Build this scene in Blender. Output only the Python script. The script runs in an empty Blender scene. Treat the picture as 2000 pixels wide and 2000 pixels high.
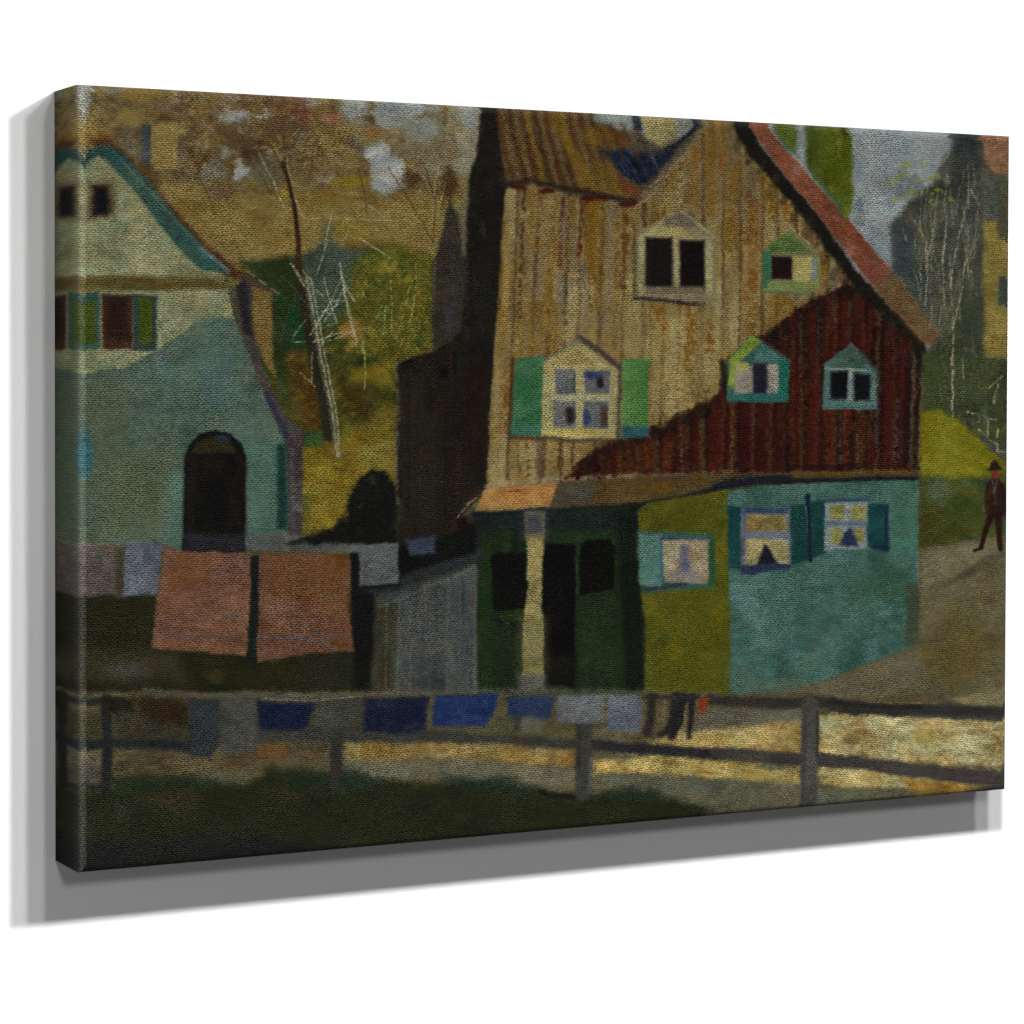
import bpy, math, random
import numpy as np

# ------------------------------------------------------------------ sizes
S = 0.5                                  # canvas height in metres
W, H, T = 1.4717*S, 1.0*S, 0.1017*S      # width, height, depth of the stretched canvas
BASE = 1.25                              # height of the canvas' lower edge above the floor line
RAD = 0.0045                             # softened fold radius
random.seed(4)
RNG = np.random.RandomState(11)
scene = bpy.context.scene
COL = scene.collection

# ------------------------------------------------------------------ picture plane: sketch units <-> canvas metres
SK = np.array([[154, 166], [1974.8, 265.7], [1967.2, 1543], [156, 1707.4]], float)   # TL TR BR BL of the sketch
CV = np.array([[0, H], [W, H], [W, 0], [0, 0]], float)

def homog(a, b):
    A = []
    for (x, y), (u, v) in zip(a, b):
        A.append([x, y, 1, 0, 0, 0, -u*x, -u*y, -u]); A.append([0, 0, 0, x, y, 1, -v*x, -v*y, -v])
    h = np.linalg.svd(np.array(A))[2][-1]
    return (h/h[-1]).reshape(3, 3)

S2C, C2S = homog(SK, CV), homog(CV, SK)
def app(M, x, y):
    d = M[2, 0]*x + M[2, 1]*y + M[2, 2]
    return (M[0, 0]*x + M[0, 1]*y + M[0, 2])/d, (M[1, 0]*x + M[1, 1]*y + M[1, 2])/d

NX, NY = 1120, 880
US = np.linspace(RAD, W-RAD, NX); VS = np.linspace(H-RAD, RAD, NY)        # row 0 = top
UU, VV = np.meshgrid(US, VS)
X, Y = app(C2S, UU, VV)

# ------------------------------------------------------------------ noise
def vnoise(x, y, seed):
    xi = np.floor(x).astype(np.int64); yi = np.floor(y).astype(np.int64)
    fx = x-xi; fy = y-yi
    fx = fx*fx*(3-2*fx); fy = fy*fy*(3-2*fy)
    def h(a, b):
        n = (a*374761393 + b*668265263 + seed*974634777) & 0x7fffffff
        n = ((n ^ (n >> 13))*1274126177) & 0x7fffffff
        return ((n ^ (n >> 16)) & 0xffff)/32767.5 - 1
    a = h(xi, yi); b = h(xi+1, yi); c = h(xi, yi+1); d = h(xi+1, yi+1)
    return (a*(1-fx)+b*fx)*(1-fy) + (c*(1-fx)+d*fx)*fy

WX = 0.55*vnoise(X/22, Y/22, 1) + 0.45*vnoise(X/5, Y/4, 2)
WY = 0.55*vnoise(X/22, Y/22, 3) + 0.45*vnoise(X/5, Y/4, 4)

# ------------------------------------------------------------------ the painter
PAINT = np.zeros((NY, NX, 3)); LAB = np.zeros((NY, NX), np.int32)
PARTS = []                                # (name, parent index or None, label)
def part(name, parent=None, label=None):
    PARTS.append((name, parent, label)); return len(PARTS)-1
SEED = [100]

def window(x0, y0, x1, y1):
    cx, cy = app(S2C, np.array([x0, x1, x0, x1], float), np.array([y0, y0, y1, y1], float))
    i0 = int(np.searchsorted(US, cx.min())) - 2; i1 = int(np.searchsorted(US, cx.max())) + 3
    j0 = int(np.searchsorted(-VS, -cy.max())) - 2; j1 = int(np.searchsorted(-VS, -cy.min())) + 3
    i0, j0 = max(i0, 0), max(j0, 0); i1, j1 = min(i1, NX), min(j1, NY)
    if i0 >= i1 or j0 >= j1: return None
    return (slice(j0, j1), slice(i0, i1))

def sdf_poly(px, py, pts):
    n = len(pts); d = np.full(px.shape, 1e18); ins = np.zeros(px.shape, bool)
    for k in range(n):
        x0, y0 = pts[k]; x1, y1 = pts[(k+1) % n]
        ex, ey = x1-x0, y1-y0; wx, wy = px-x0, py-y0
        t = np.clip((wx*ex+wy*ey)/max(ex*ex+ey*ey, 1e-9), 0, 1)
        d = np.minimum(d, (wx-ex*t)**2 + (wy-ey*t)**2)
        if y0 != y1:
            c = ((y0 > py) != (y1 > py)) & (px < ex*(py-y0)/ey + x0); ins ^= c
    d = np.sqrt(d)
    return np.where(ins, -d, d)

def smooth(pts, it=2):
    p = [tuple(q) for q in pts]
    for _ in range(it):
        o = []
        for k in range(len(p)):
            a, b = p[k], p[(k+1) % len(p)]
            o += [(a[0]*.75+b[0]*.25, a[1]*.75+b[1]*.25), (a[0]*.25+b[0]*.75, a[1]*.25+b[1]*.75)]
        p = o
    return p

def lay(sl, m, c, j, tex, lab, seed):
    x, y = X[sl], Y[sl]
    c = np.array(c, float)
    n1 = vnoise(x/45+9, y/38, seed); n2 = vnoise(x/13, y/9+5, seed+1); n3 = vnoise(x/4.5, y/3.2, seed+2)
    col = np.empty(x.shape+(3,)); col[:] = c
    if tex is not None:
        for (c2, sx, sy, ang, amt, sd) in tex:
            ca, sa = math.cos(ang), math.sin(ang)
            xr, yr = x*ca+y*sa, -x*sa+y*ca
            q = vnoise(xr/sx, yr/sy, seed+sd) + .35*vnoise(xr/sx*2.7, yr/sy*2.7, seed+sd+50)
            q = np.clip((q+amt-.45)*2.2, 0, 1)[..., None]
            col = col*(1-q) + np.array(c2, float)*q
    lum = (c.mean()+12)/100
    col += (j*lum*(.9*n1+.7*n2+.55*n3))[..., None]*np.array([1., 1., .85])
    col += (j*.35*lum*vnoise(x/30, y/24, seed+7))[..., None]*np.array([1, -.2, -.9])
    m = m[..., None]
    PAINT[sl] = PAINT[sl]*(1-m) + col*m
    if lab is not None:
        LAB[sl][m[..., 0] > .5] = lab

def fill(pts, c, f=5, w=3., a=1., j=9, tex=None, lab=None, sm=0):
    if sm: pts = smooth(pts, sm)
    xs = [p[0] for p in pts]; ys = [p[1] for p in pts]; g = f+w+3
    sl = window(min(xs)-g, min(ys)-g, max(xs)+g, max(ys)+g)
    if sl is None: return
    SEED[0] += 3
    d = sdf_poly(X[sl]+w*WX[sl], Y[sl]+w*WY[sl], pts)
    f = f*1.0+1.; m = np.clip(.5-d/f, 0, 1); m = m*m*(3-2*m)*a
    lay(sl, m, c, j, tex, lab, SEED[0])

def rect(x0, y0, x1, y1, c, **k):
    fill([(x0, y0), (x1, y0), (x1, y1), (x0, y1)], c, **k)

def ell(cx, cy, rx, ry, c, **k):
    fill([(cx+rx*math.cos(t*math.pi/9), cy+ry*math.sin(t*math.pi/9)) for t in range(18)], c, **k)

def line(pts, wd, c, a=1., f=2.5, w=1.5, j=7, lab=None, w1=None, dry=0.):
    w1 = wd if w1 is None else w1
    xs = [p[0] for p in pts]; ys = [p[1] for p in pts]; g = max(wd, w1)+f+w+3
    sl = window(min(xs)-g, min(ys)-g, max(xs)+g, max(ys)+g)
    if sl is None: return
    SEED[0] += 3
    px, py = X[sl]+w*WX[sl], Y[sl]+w*WY[sl]; best = np.full(px.shape, 1e9); n = len(pts)-1
    for k in range(n):
        x0, y0 = pts[k]; x1, y1 = pts[k+1]; ex, ey = x1-x0, y1-y0
        t = np.clip(((px-x0)*ex+(py-y0)*ey)/max(ex*ex+ey*ey, 1e-9), 0, 1)
        d = np.hypot(px-x0-ex*t, py-y0-ey*t) - .5*(wd+(w1-wd)*(k+t)/n)
        best = np.minimum(best, d)
    m = np.clip(.5-best/f, 0, 1)*a
    if dry: m = m*np.clip(1+dry*(vnoise(px/5, py/5, SEED[0]+9)-.4)*1.6, 0, 1)
    lay(sl, m, c, j, None, lab, SEED[0])

def dabs(pts, pal, n, ln, wd, ang, a=.7, spread=.5, j=6):
    """brush touches scattered inside an outline"""
    xs = [p[0] for p in pts]; ys = [p[1] for p in pts]
    xx = RNG.uniform(min(xs), max(xs), n*3); yy = RNG.uniform(min(ys), max(ys), n*3)
    ok = sdf_poly(xx, yy, pts) < 0
    for x, y in list(zip(xx[ok], yy[ok]))[:n]:
        t = ang + RNG.uniform(-spread, spread); l = ln*RNG.uniform(.5, 1.3); k = pal[RNG.randint(len(pal))]
        dx, dy = math.cos(t)*l/2, math.sin(t)*l/2
        line([(x-dx, y-dy), (x+RNG.uniform(-2, 2), y+RNG.uniform(-2, 2)), (x+dx, y+dy)], wd*RNG.uniform(.6, 1.3), k,
             a=a*RNG.uniform(.6, 1.1), f=wd*.9+2, j=j, dry=.8)

#PICTURE
# ------------------------------------------------------------------ the picture, from back to front
P_SKY = part('painted_sky')
P_HILL = part('painted_hillside', None, 'ochre autumn hillside with bare trees')
fill([(100, 100), (2050, 100), (2050, 1800), (100, 1800)], (70, 66, 44), lab=P_HILL)
# sky: right of the gable and between the left trees
fill([(1440, 200), (2000, 200), (2000, 700), (1700, 700)], (126, 133, 132), j=7, tex=[((104, 112, 112), 30, 60, 0, .1, 1)], lab=P_SKY)
# hillside, upper left
HILL = [(100, 120), (960, 120), (960, 560), (100, 560)]
fill(HILL, (112, 96, 58), j=13, lab=P_HILL, tex=[((92, 76, 46), 46, 30, .2, .25, 1), ((122, 106, 54), 60, 40, -.2, .1, 2), ((98, 92, 76), 50, 44, .5, .05, 3)])
fill([(640, 185), (960, 200), (950, 345), (860, 350), (800, 300), (720, 270)], (122, 118, 96), f=60, w=16, j=9, lab=P_HILL, tex=[((106, 94, 66), 40, 30, 0, .1, 1)])
fill([(300, 345), (880, 380), (880, 500), (480, 510), (380, 470), (330, 420)], (116, 100, 52), f=60, w=14, j=11, tex=[((104, 84, 40), 70, 26, .15, .25, 1)])
dabs([(160, 175), (900, 205), (880, 380), (420, 380), (200, 300)], [(84, 64, 38), (118, 100, 56), (70, 54, 34), (132, 116, 72), (108, 100, 84), (96, 74, 40)], 620, 24, 9, .3, a=.6, spread=1.2)
dabs([(300, 350), (860, 390), (860, 490), (480, 500), (400, 460)], [(128, 112, 60), (100, 82, 42), (122, 98, 44), (134, 120, 74)], 240, 26, 7, .15, a=.5, spread=.6)
for cx, cy, rx, ry, c in [(450, 192, 24, 18, (140, 140, 134)), (457, 232, 34, 20, (140, 143, 140)), (514, 226, 18, 10, (132, 130, 124)), (600, 200, 26, 14, (136, 144, 142)),
                          (692, 212, 34, 18, (130, 132, 124)), (770, 225, 48, 34, (126, 130, 126)), (735, 300, 28, 22, (146, 152, 150)), (756, 340, 38, 42, (142, 148, 146)),
                          (478, 335, 27, 20, (146, 148, 146)), (636, 347, 20, 18, (134, 132, 128)), (235, 183, 30, 9, (116, 118, 116)), (915, 220, 20, 34, (128, 132, 128)),
                          (160, 205, 18, 50, (140, 140, 130)), (825, 205, 40, 22, (128, 136, 134)), (415, 335, 26, 22, (112, 106, 92)), (440, 300, 18, 14, (114, 112, 100)), (820, 255, 40, 26, (120, 122, 112))]:
    fill([(cx+rx*math.cos(t*.628)*random.uniform(.75, 1.15), cy+ry*math.sin(t*.628)*random.uniform(.75, 1.15)) for t in range(10)], c, f=12, w=9, j=9, sm=2, a=.9)
for cx, cy, rx, ry, c in [(568, 203, 30, 14, (98, 60, 42)), (592, 222, 22, 16, (104, 54, 44)), (554, 239, 14, 10, (110, 52, 38)), (648, 230, 22, 16, (132, 92, 66)), (492, 304, 22, 18, (54, 40, 26)),
                          (516, 272, 30, 18, (74, 56, 32)), (470, 285, 34, 14, (82, 64, 38)), (800, 352, 22, 20, (76, 52, 28)), (878, 360, 20, 34, (66, 44, 20)), (690, 357, 44, 11, (124, 108, 26)), (490, 200, 24, 10, (124, 108, 44)),
                          (560, 250, 60, 20, (84, 66, 44)), (736, 262, 34, 12, (116, 84, 42)), (280, 190, 60, 12, (124, 104, 46)), (255, 232, 30, 18, (122, 106, 54)), (330, 205, 40, 18, (104, 84, 62)),
                          (430, 375, 34, 20, (92, 76, 54)), (560, 375, 12, 9, (124, 108, 34)), (640, 390, 50, 12, (112, 90, 36)), (195, 275, 30, 14, (112, 74, 30)), (680, 450, 70, 20, (120, 102, 42)), (640, 455, 16, 24, (88, 88, 66)),
                          (540, 330, 60, 34, (92, 84, 62)), (480, 200, 90, 10, (98, 78, 50)), (610, 330, 60, 30, (102, 86, 54)), (475, 255, 60, 26, (92, 74, 46)), (860, 300, 50, 30, (112, 100, 70))]:
    fill([(cx+rx*math.cos(t*.628)*random.uniform(.7, 1.15), cy+ry*math.sin(t*.628)*random.uniform(.7, 1.15)) for t in range(10)], c, f=14, w=9, j=9, sm=2, a=.8)
# scumbled dark scratches of twigs
dabs([(330, 180), (660, 190), (640, 330), (360, 330)], [(74, 56, 36), (62, 46, 30), (92, 70, 44), (140, 128, 96), (128, 106, 52)], 260, 18, 7, .4, a=.65, spread=1.3)
for pts in [[(846, 480), (848, 420), (858, 330)], [(850, 400), (838, 350), (826, 320)], [(862, 420), (872, 360), (880, 320)], [(878, 400), (884, 350)], [(800, 350), (792, 320)], [(520, 270), (536, 300), (548, 330)], [(560, 330), (556, 270), (548, 230)], [(470, 290), (500, 330), (530, 380)], [(610, 300), (604, 360)], [(700, 330), (712, 380), (716, 420)]]:
    line(pts, 4, (66, 46, 28), w1=2.5, a=.6, w=2.5, f=3, dry=.4)
for a, b in [((760, 330), (845, 470)), ((400, 305), (372, 372)), ((370, 290), (420, 420))]:
    line([a, b], 4, (80, 58, 34), a=.55, w=3, f=3)
# far tower on the hill
P_FAR = part('painted_far_tower', None, 'small distant tower with a blue stripe on the hillside')
fill([(294, 246), (346, 242), (348, 330), (296, 336)], (130, 114, 66), f=8, j=9, lab=P_FAR)
fill([(276, 248), (293, 246), (294, 328), (277, 330)], (60, 63, 68), f=8, j=16, lab=P_FAR)
fill([(270, 318), (300, 322), (330, 420), (300, 380)], (76, 56, 30), f=16, a=.7)

# wooded slope between the two houses
P_WOOD = part('painted_woodland', None, 'green and yellow undergrowth behind the bare tree')
fill([(470, 512), (560, 506), (640, 505), (720, 480), (850, 510), (850, 720), (790, 720), (785, 1070), (560, 1070), (560, 840), (520, 740)], (60, 62, 22), f=12, w=6, j=15, lab=P_WOOD,
     tex=[((42, 50, 22), 40, 46, .2, .2, 1), ((84, 76, 24), 34, 30, -.3, .1, 2)])
fill([(480, 512), (600, 500), (600, 700), (555, 760), (530, 700)], (40, 50, 24), f=26, w=6, j=12, tex=[((30, 62, 34), 34, 50, 0, .1, 1)])
fill([(590, 500), (640, 470), (690, 492), (720, 488), (690, 560), (680, 610), (640, 640), (600, 600)], (66, 76, 62), f=18, w=8, j=10, tex=[((50, 64, 54), 30, 30, 0, .1, 1)])
fill([(560, 600), (590, 560), (600, 680), (560, 680)], (28, 58, 30), f=18, j=10)
fill([(690, 520), (740, 480), (845, 500), (842, 690), (780, 700), (690, 690), (670, 640)], (84, 82, 24), f=26, w=8, j=16, tex=[((66, 74, 22), 24, 44, .1, .15, 1), ((118, 108, 30), 22, 26, 0, 0, 2)])
fill([(560, 690), (610, 680), (625, 800), (600, 830), (570, 800)], (72, 56, 18), f=24, j=12)
fill([(590, 745), (625, 745), (640, 860), (600, 850)], (66, 46, 14), f=24, j=12)
fill([(660, 740), (740, 740), (720, 850), (670, 830)], (62, 52, 16), f=26, j=14)
fill([(660, 640), (690, 620), (720, 640), (715, 660), (660, 665)], (122, 98, 42), f=10, j=9)
fill([(672, 680), (705, 655), (700, 672), (680, 690)], (130, 104, 46), f=8)
fill([(690, 725), (770, 700), (770, 760), (720, 745), (680, 750)], (112, 98, 26), f=26, j=12)
fill([(595, 845), (630, 838), (632, 870), (596, 880)], (36, 74, 44), f=10)
fill([(670, 820), (720, 830), (716, 870), (672, 862)], (84, 92, 34), f=16)
fill([(668, 862), (700, 858), (694, 880), (664, 882)], (56, 86, 54), f=12)
fill([(578, 880), (650, 862), (785, 780), (785, 1060), (590, 1060), (585, 960)], (108, 92, 28), f=40, w=8, j=13, tex=[((92, 77, 32), 50, 16, .1, .15, 1), ((120, 103, 28), 40, 18, 0, .1, 2)])
fill([(690, 880), (780, 840), (780, 930), (700, 920)], (108, 96, 38), f=40, j=12)
fill([(585, 960), (610, 970), (605, 1010), (586, 1010)], (84, 82, 26), f=14)
dabs([(690, 510), (845, 520), (840, 690), (700, 700)], [(118, 106, 34), (58, 66, 22), (92, 94, 30), (128, 118, 66), (76, 66, 20), (42, 52, 22), (116, 88, 34)], 380, 20, 5, 1.3, a=.6, spread=.8)
dabs([(560, 690), (780, 690), (780, 860), (570, 860)], [(96, 84, 24), (58, 52, 18), (112, 96, 30), (48, 54, 22), (120, 106, 34)], 150, 20, 6, .3, a=.45, spread=.8)
dabs([(470, 515), (690, 500), (680, 680), (540, 700)], [(40, 54, 30), (58, 70, 52), (28, 46, 24), (74, 84, 64)], 90, 18, 5, 1.2, a=.45, spread=.7)
for x0, y0, x1, y1 in [(762, 545, 764, 650), (812, 515, 808, 600), (745, 600, 730, 628), (706, 650, 712, 720), (780, 640, 800, 560), (690, 540, 712, 580), (806, 600, 796, 640), (748, 660, 752, 600), (708, 670, 712, 760)]:
    line([(x0, y0), ((x0+x1)/2+3, (y0+y1)/2), (x1, y1)], 2.4, (152, 150, 96), a=.75, w=2, dry=.6)

# bare tree in the middle ground
P_TREE = part('painted_bare_tree', None, 'pale scratched bare tree leaning between the houses')
TR = [(552, 320), (566, 365), (576, 415), (582, 470), (582, 520), (590, 570), (606, 640), (622, 715), (636, 790), (650, 850), (662, 890)]
line(TR[:4], 8, (52, 34, 20), w1=9, f=4, lab=P_TREE); line(TR[3:6], 9, (54, 38, 22), w1=13, f=4, lab=P_TREE)
line([(586, 560), (604, 640), (618, 710), (634, 790), (645, 850)], 22, (40, 38, 24), w1=26, f=8, lab=P_TREE)
for dx, wd, c in [(6, 6, (140, 138, 116)), (14, 4.5, (130, 130, 112)), (0, 3, (84, 82, 62))]:
    line([(592+dx, 545), (606+dx, 610), (614+dx, 660), (630+dx, 740), (645+dx, 820), (655+dx*.6, 892)], wd, c, a=.9, w=2, dry=.3, f=2, lab=P_TREE)
for pts in [[(606, 655), (640, 600), (668, 545)], [(612, 670), (660, 652), (694, 648)], [(668, 545), (690, 590)], [(668, 545), (664, 515)], [(668, 545), (684, 630), (698, 670)], [(594, 560), (570, 520)], [(630, 610), (662, 596)]]:
    line(pts, 4, (148, 146, 124), w1=2.5, a=.85, w=2, f=2, dry=.25, lab=P_TREE)
for pts in [[(505, 300), (540, 370), (560, 420)], [(558, 300), (566, 345), (580, 400), (594, 428)], [(592, 428), (700, 430), (790, 432)], [(566, 515), (590, 545), (632, 580)], [(591, 530), (612, 555)],
            [(649, 415), (634, 478)], [(687, 440), (672, 470)], [(632, 545), (644, 590), (658, 630)], [(625, 640), (660, 590), (672, 560), (668, 530)], [(672, 560), (694, 590)], [(644, 588), (674, 590)], [(670, 560), (684, 630), (690, 660)],
            [(632, 600), (640, 612), (655, 615)], [(626, 642), (655, 632)], [(598, 625), (575, 655), (570, 670), (600, 668)], [(610, 690), (608, 750)], [(588, 730), (614, 756)], [(630, 670), (648, 650)], [(630, 672), (684, 652)], [(682, 600), (700, 690)],
            [(618, 540), (640, 470)], [(690, 445), (720, 460)], [(702, 465), (762, 505)], [(715, 400), (750, 425)], [(720, 432), (740, 455)]]:
    line(pts, 3., (150, 146, 118), a=.75, w=2, f=2, dry=.45, lab=P_TREE if len(pts) > 2 else None)
for pts in [[(582, 500), (560, 470), (545, 455)], [(586, 540), (566, 505), (556, 470)], [(600, 600), (570, 560), (548, 540)], [(604, 620), (640, 585), (650, 545)], [(612, 660), (650, 640), (690, 645)], [(600, 590), (628, 560), (640, 520)], [(576, 430), (600, 395), (620, 350)], [(572, 400), (552, 370), (540, 330)], [(580, 460), (606, 440), (640, 436)], [(622, 700), (650, 690), (672, 700)]]:
    line(pts, 3., (122, 116, 88), w1=2., a=.4, w=2.5, f=2.5, dry=.6)
# thin birch left of the dark gable
line([(858, 325), (850, 360), (846, 400), (843, 440)], 4, (140, 128, 92), a=.8, w=1.5, dry=.4)
line([(872, 345), (866, 380), (858, 400)], 3.5, (136, 118, 78), a=.8, w=1.5, dry=.4); line([(826, 345), (840, 372)], 3, (130, 118, 84), a=.7)

# ------------------------------------------------------------------ left cottage
P_COT = part('painted_cottage', None, 'pale green cottage at the left fold')
fill([(100, 300), (155, 322), (195, 296), (445, 540), (455, 620), (486, 690), (512, 762), (548, 842), (572, 885), (566, 1075), (100, 1080)], (76, 94, 80), f=6, j=9, lab=P_COT,
     tex=[((64, 84, 70), 60, 70, .2, .15, 1), ((84, 100, 92), 46, 60, -.3, 0, 2)])
P_CWALL = part('painted_upper_wall', P_COT)
fill([(100, 330), (155, 338), (192, 306), (250, 360), (440, 545), (456, 622), (420, 622), (385, 630), (340, 662), (300, 690), (250, 718), (155, 733), (100, 735)], (122, 124, 92), f=6, j=10, lab=P_CWALL,
     tex=[((110, 116, 84), 70, 30, .1, .1, 1), ((134, 134, 98), 50, 30, 0, 0, 2)])
fill([(155, 735), (250, 728), (260, 900), (155, 1000)], (78, 84, 62), f=60, a=.6)
fill([(210, 900), (330, 860), (345, 1040), (160, 1060)], (80, 86, 62), f=70, a=.7)
fill([(380, 700), (440, 690), (470, 790), (400, 800)], (76, 98, 94), f=50, a=.7)
fill([(440, 860), (560, 880), (545, 1040), (485, 1050)], (74, 104, 90), f=30, a=.6)
fill([(330, 930), (355, 930), (355, 1050), (320, 1050)], (78, 106, 100), f=20, a=.6)
# red-brown roof edge and teal barge board
P_TRIM = part('painted_barge_board', P_COT, 'teal trim along the cottage gable')
P_CROOF = part('painted_cottage_roof', P_COT)
fill([(175, 278), (205, 268), (235, 288), (300, 362), (380, 452), (440, 510), (490, 545), (520, 560), (440, 540), (330, 430)], (76, 52, 30), f=10, w=5, j=12, lab=P_CROOF, tex=[((92, 66, 40), 30, 14, .8, 0, 1)])
fill([(100, 310), (122, 316), (138, 326), (155, 334), (173, 313), (192, 306), (213, 314), (238, 344), (300, 424), (350, 490), (392, 530), (445, 535), (440, 528), (395, 482), (345, 424), (290, 356), (240, 302), (215, 286), (190, 286), (172, 297), (155, 322), (135, 314), (118, 300), (100, 300)],
     (48, 75, 66), f=7, w=3, j=11, lab=P_TRIM, tex=[((58, 90, 84), 26, 30, .8, .0, 1), ((42, 62, 54), 20, 30, .8, .05, 2)])
line([(392, 488), (446, 530)], 9, (74, 104, 108), a=.6, f=6)
line([(222, 298), (300, 384), (380, 472), (448, 536)], 4, (124, 120, 112), a=.35, f=5)
# eave band
P_EAVE = part('painted_eave', P_COT)
fill([(100, 546), (250, 540), (445, 545), (452, 568), (300, 566), (100, 572)], (84, 74, 36), f=16, w=4, j=10, lab=P_EAVE)
line([(155, 540), (300, 548)], 5, (72, 54, 22), a=.5, f=6); line([(240, 565), (330, 566)], 6, (58, 52, 22), a=.6, f=8)
# upper window
P_W = part('painted_window', P_COT, 'dark attic window')
fill([(174, 358), (224, 356), (226, 424), (174, 430)], (80, 66, 42), f=20, j=12, lab=P_W); rect(184, 366, 211, 420, (15, 17, 18), f=14, j=5)
# middle floor: brown casement and green shutters
P_SH1 = part('painted_shutter', P_COT, 'green shutter by the fold'); P_SH2 = part('painted_shutter', P_COT, 'narrow green shutter right of the brown window'); P_W2 = part('painted_window', P_COT, 'brown casement between green shutters')
fill([(100, 575), (196, 572), (196, 684), (100, 684)], (52, 78, 66), f=7, j=10, lab=P_SH1); fill([(162, 590), (186, 590), (186, 672), (162, 672)], (60, 72, 18), f=12, j=10)
fill([(122, 590), (148, 590), (148, 672), (122, 672)], (60, 72, 18), f=10)
fill([(199, 578), (260, 578), (259, 684), (200, 683)], (62, 40, 26), f=8, j=12, lab=P_W2); rect(208, 582, 248, 664, (38, 23, 17), f=18)
fill([(260, 578), (308, 580), (304, 686), (260, 686)], (44, 60, 56), f=7, j=8, lab=P_SH2); rect(272, 584, 298, 672, (62, 72, 18), f=9)
line([(200, 600), (201, 680)], 3, (132, 96, 56), a=.6, dry=.7)
# arched door
P_DOOR = part('painted_arched_door', P_COT, 'black arched doorway with an dim fanlight')
fill([(356, 1080), (360, 900), (368, 872), (388, 850), (420, 841), (450, 848), (472, 868), (482, 900), (480, 1080)], (16, 16, 17), f=7, w=2, j=4, lab=P_DOOR)
fill([(372, 888), (384, 868), (405, 856), (430, 855), (452, 868), (464, 886)], (44, 40, 20), f=9, j=9); ell(434, 858, 14, 6, (34, 42, 56), f=9)
fill([(362, 892), (478, 892), (478, 1050), (362, 1050)], (24, 20, 17), f=14, j=7, tex=[((14, 13, 13), 30, 40, 0, .1, 1)]); rect(390, 930, 440, 1040, (14, 13, 12), f=30)
rect(362, 1044, 478, 1078, (42, 42, 48), f=16, a=.8); line([(482, 900), (480, 1060)], 3, (104, 104, 88), a=.5, f=5); line([(357, 930), (356, 1050)], 4, (46, 84, 80), a=.7, f=6)
# pipe, corner and footing on the right of the cottage
fill([(462, 560), (474, 545), (492, 556), (490, 640), (506, 700), (530, 762), (566, 820), (592, 840), (590, 1050), (562, 1050), (560, 870), (540, 820), (506, 745), (484, 680), (466, 618)], (64, 58, 56), f=8, w=3, j=11, lab=P_COT, tex=[((84, 76, 72), 14, 16, 0, 0, 1)])
fill([(462, 558), (482, 548), (486, 600), (494, 660), (476, 650)], (36, 32, 34), f=12, j=8); fill([(470, 535), (500, 545), (545, 575), (520, 590), (492, 565)], (66, 54, 40), f=10)
line([(482, 530), (512, 552), (544, 575)], 4, (124, 116, 96), a=.7, dry=.6)
line([(520, 772), (545, 822), (560, 850)], 9, (40, 42, 66), a=.8, f=8)
P_ANN = part('painted_lean_to', P_COT, 'ochre strip of wall beside the cottage')
fill([(492, 560), (532, 570), (532, 690), (540, 740), (520, 715), (497, 660)], (110, 90, 50), f=8, j=10, lab=P_ANN)
rect(541, 868, 560, 1034, (24, 52, 46), f=12, j=8); line([(570, 880), (572, 1030)], 6, (88, 84, 88), a=.5, f=8)
P_FOOT = part('painted_footing', P_COT)
fill([(480, 1048), (570, 1042), (640, 1055), (778, 1062), (778, 1080), (690, 1082), (480, 1074)], (82, 84, 80), f=12, j=10, lab=P_FOOT, tex=[((84, 84, 84), 30, 10, 0, 0, 1)])
# blue pot hanging at the fold
ell(155, 890, 27, 52, (46, 88, 96), f=20, w=4, j=13); ell(155, 850, 20, 34, (46, 78, 80), f=20, a=.6); line([(155, 945), (157, 1065)], 13, (108, 112, 98), a=.6, f=14, dry=.5)

# dark bush and black barn side
P_BUSH = part('painted_bush', None, 'black green bush at the foot of the barn')
fill([(690, 960), (700, 935), (725, 920), (752, 922), (776, 950), (782, 1066), (650, 1064), (560, 1062), (600, 1046), (650, 1035), (676, 1005)], (20, 21, 17), f=12, w=6, j=7, lab=P_BUSH, tex=[((34, 38, 28), 26, 26, 0, 0, 1)])
P_BARN = part('painted_barn', None, 'black shaded barn wall behind the wooden house')
fill([(775, 714), (800, 700), (850, 686), (880, 662), (905, 640), (985, 600), (978, 900), (960, 950), (925, 985), (905, 1010), (940, 1000), (940, 1090), (780, 1095), (776, 960)], (31, 26, 20), f=6, j=5, lab=P_BARN,
     tex=[((50, 43, 31), 26, 90, 0, .12, 1), ((17, 14, 13), 30, 60, 0, .05, 2), ((44, 28, 20), 18, 80, 0, -.1, 3)])
fill([(780, 730), (840, 720), (860, 900), (850, 1030), (780, 1040)], (40, 36, 25), f=50, a=.7); line([(773, 712), (778, 800), (774, 900), (777, 985)], 6, (104, 98, 92), a=.55, f=7, dry=.5)
line([(780, 704), (820, 692), (850, 684)], 6, (92, 62, 40), a=.7, f=7, dry=.5); ell(922, 958, 10, 14, (50, 20, 16), f=14, a=.8)
for x in (800, 824, 848, 872, 896, 920): line([(x, 735), (x-3, 900), (x-2, 1010)], 4, random.choice([(48, 42, 32), (14, 12, 11), (50, 40, 30)]), a=.5, w=3, f=5, dry=.6)
P_GAB = part('painted_gable', P_BARN)
fill([(872, 420), (880, 394), (900, 430), (915, 470), (915, 640), (880, 664), (846, 690), (842, 620), (846, 520), (862, 460)], (50, 45, 37), f=9, j=12, lab=P_GAB, tex=[((50, 46, 44), 14, 40, 0, 0, 1)])
line([(866, 440), (850, 510), (844, 600), (844, 680)], 5, (110, 100, 84), a=.5, f=5, dry=.6); fill([(872, 590), (884, 590), (884, 650), (868, 660)], (58, 56, 66), f=16, a=.6)
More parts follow.
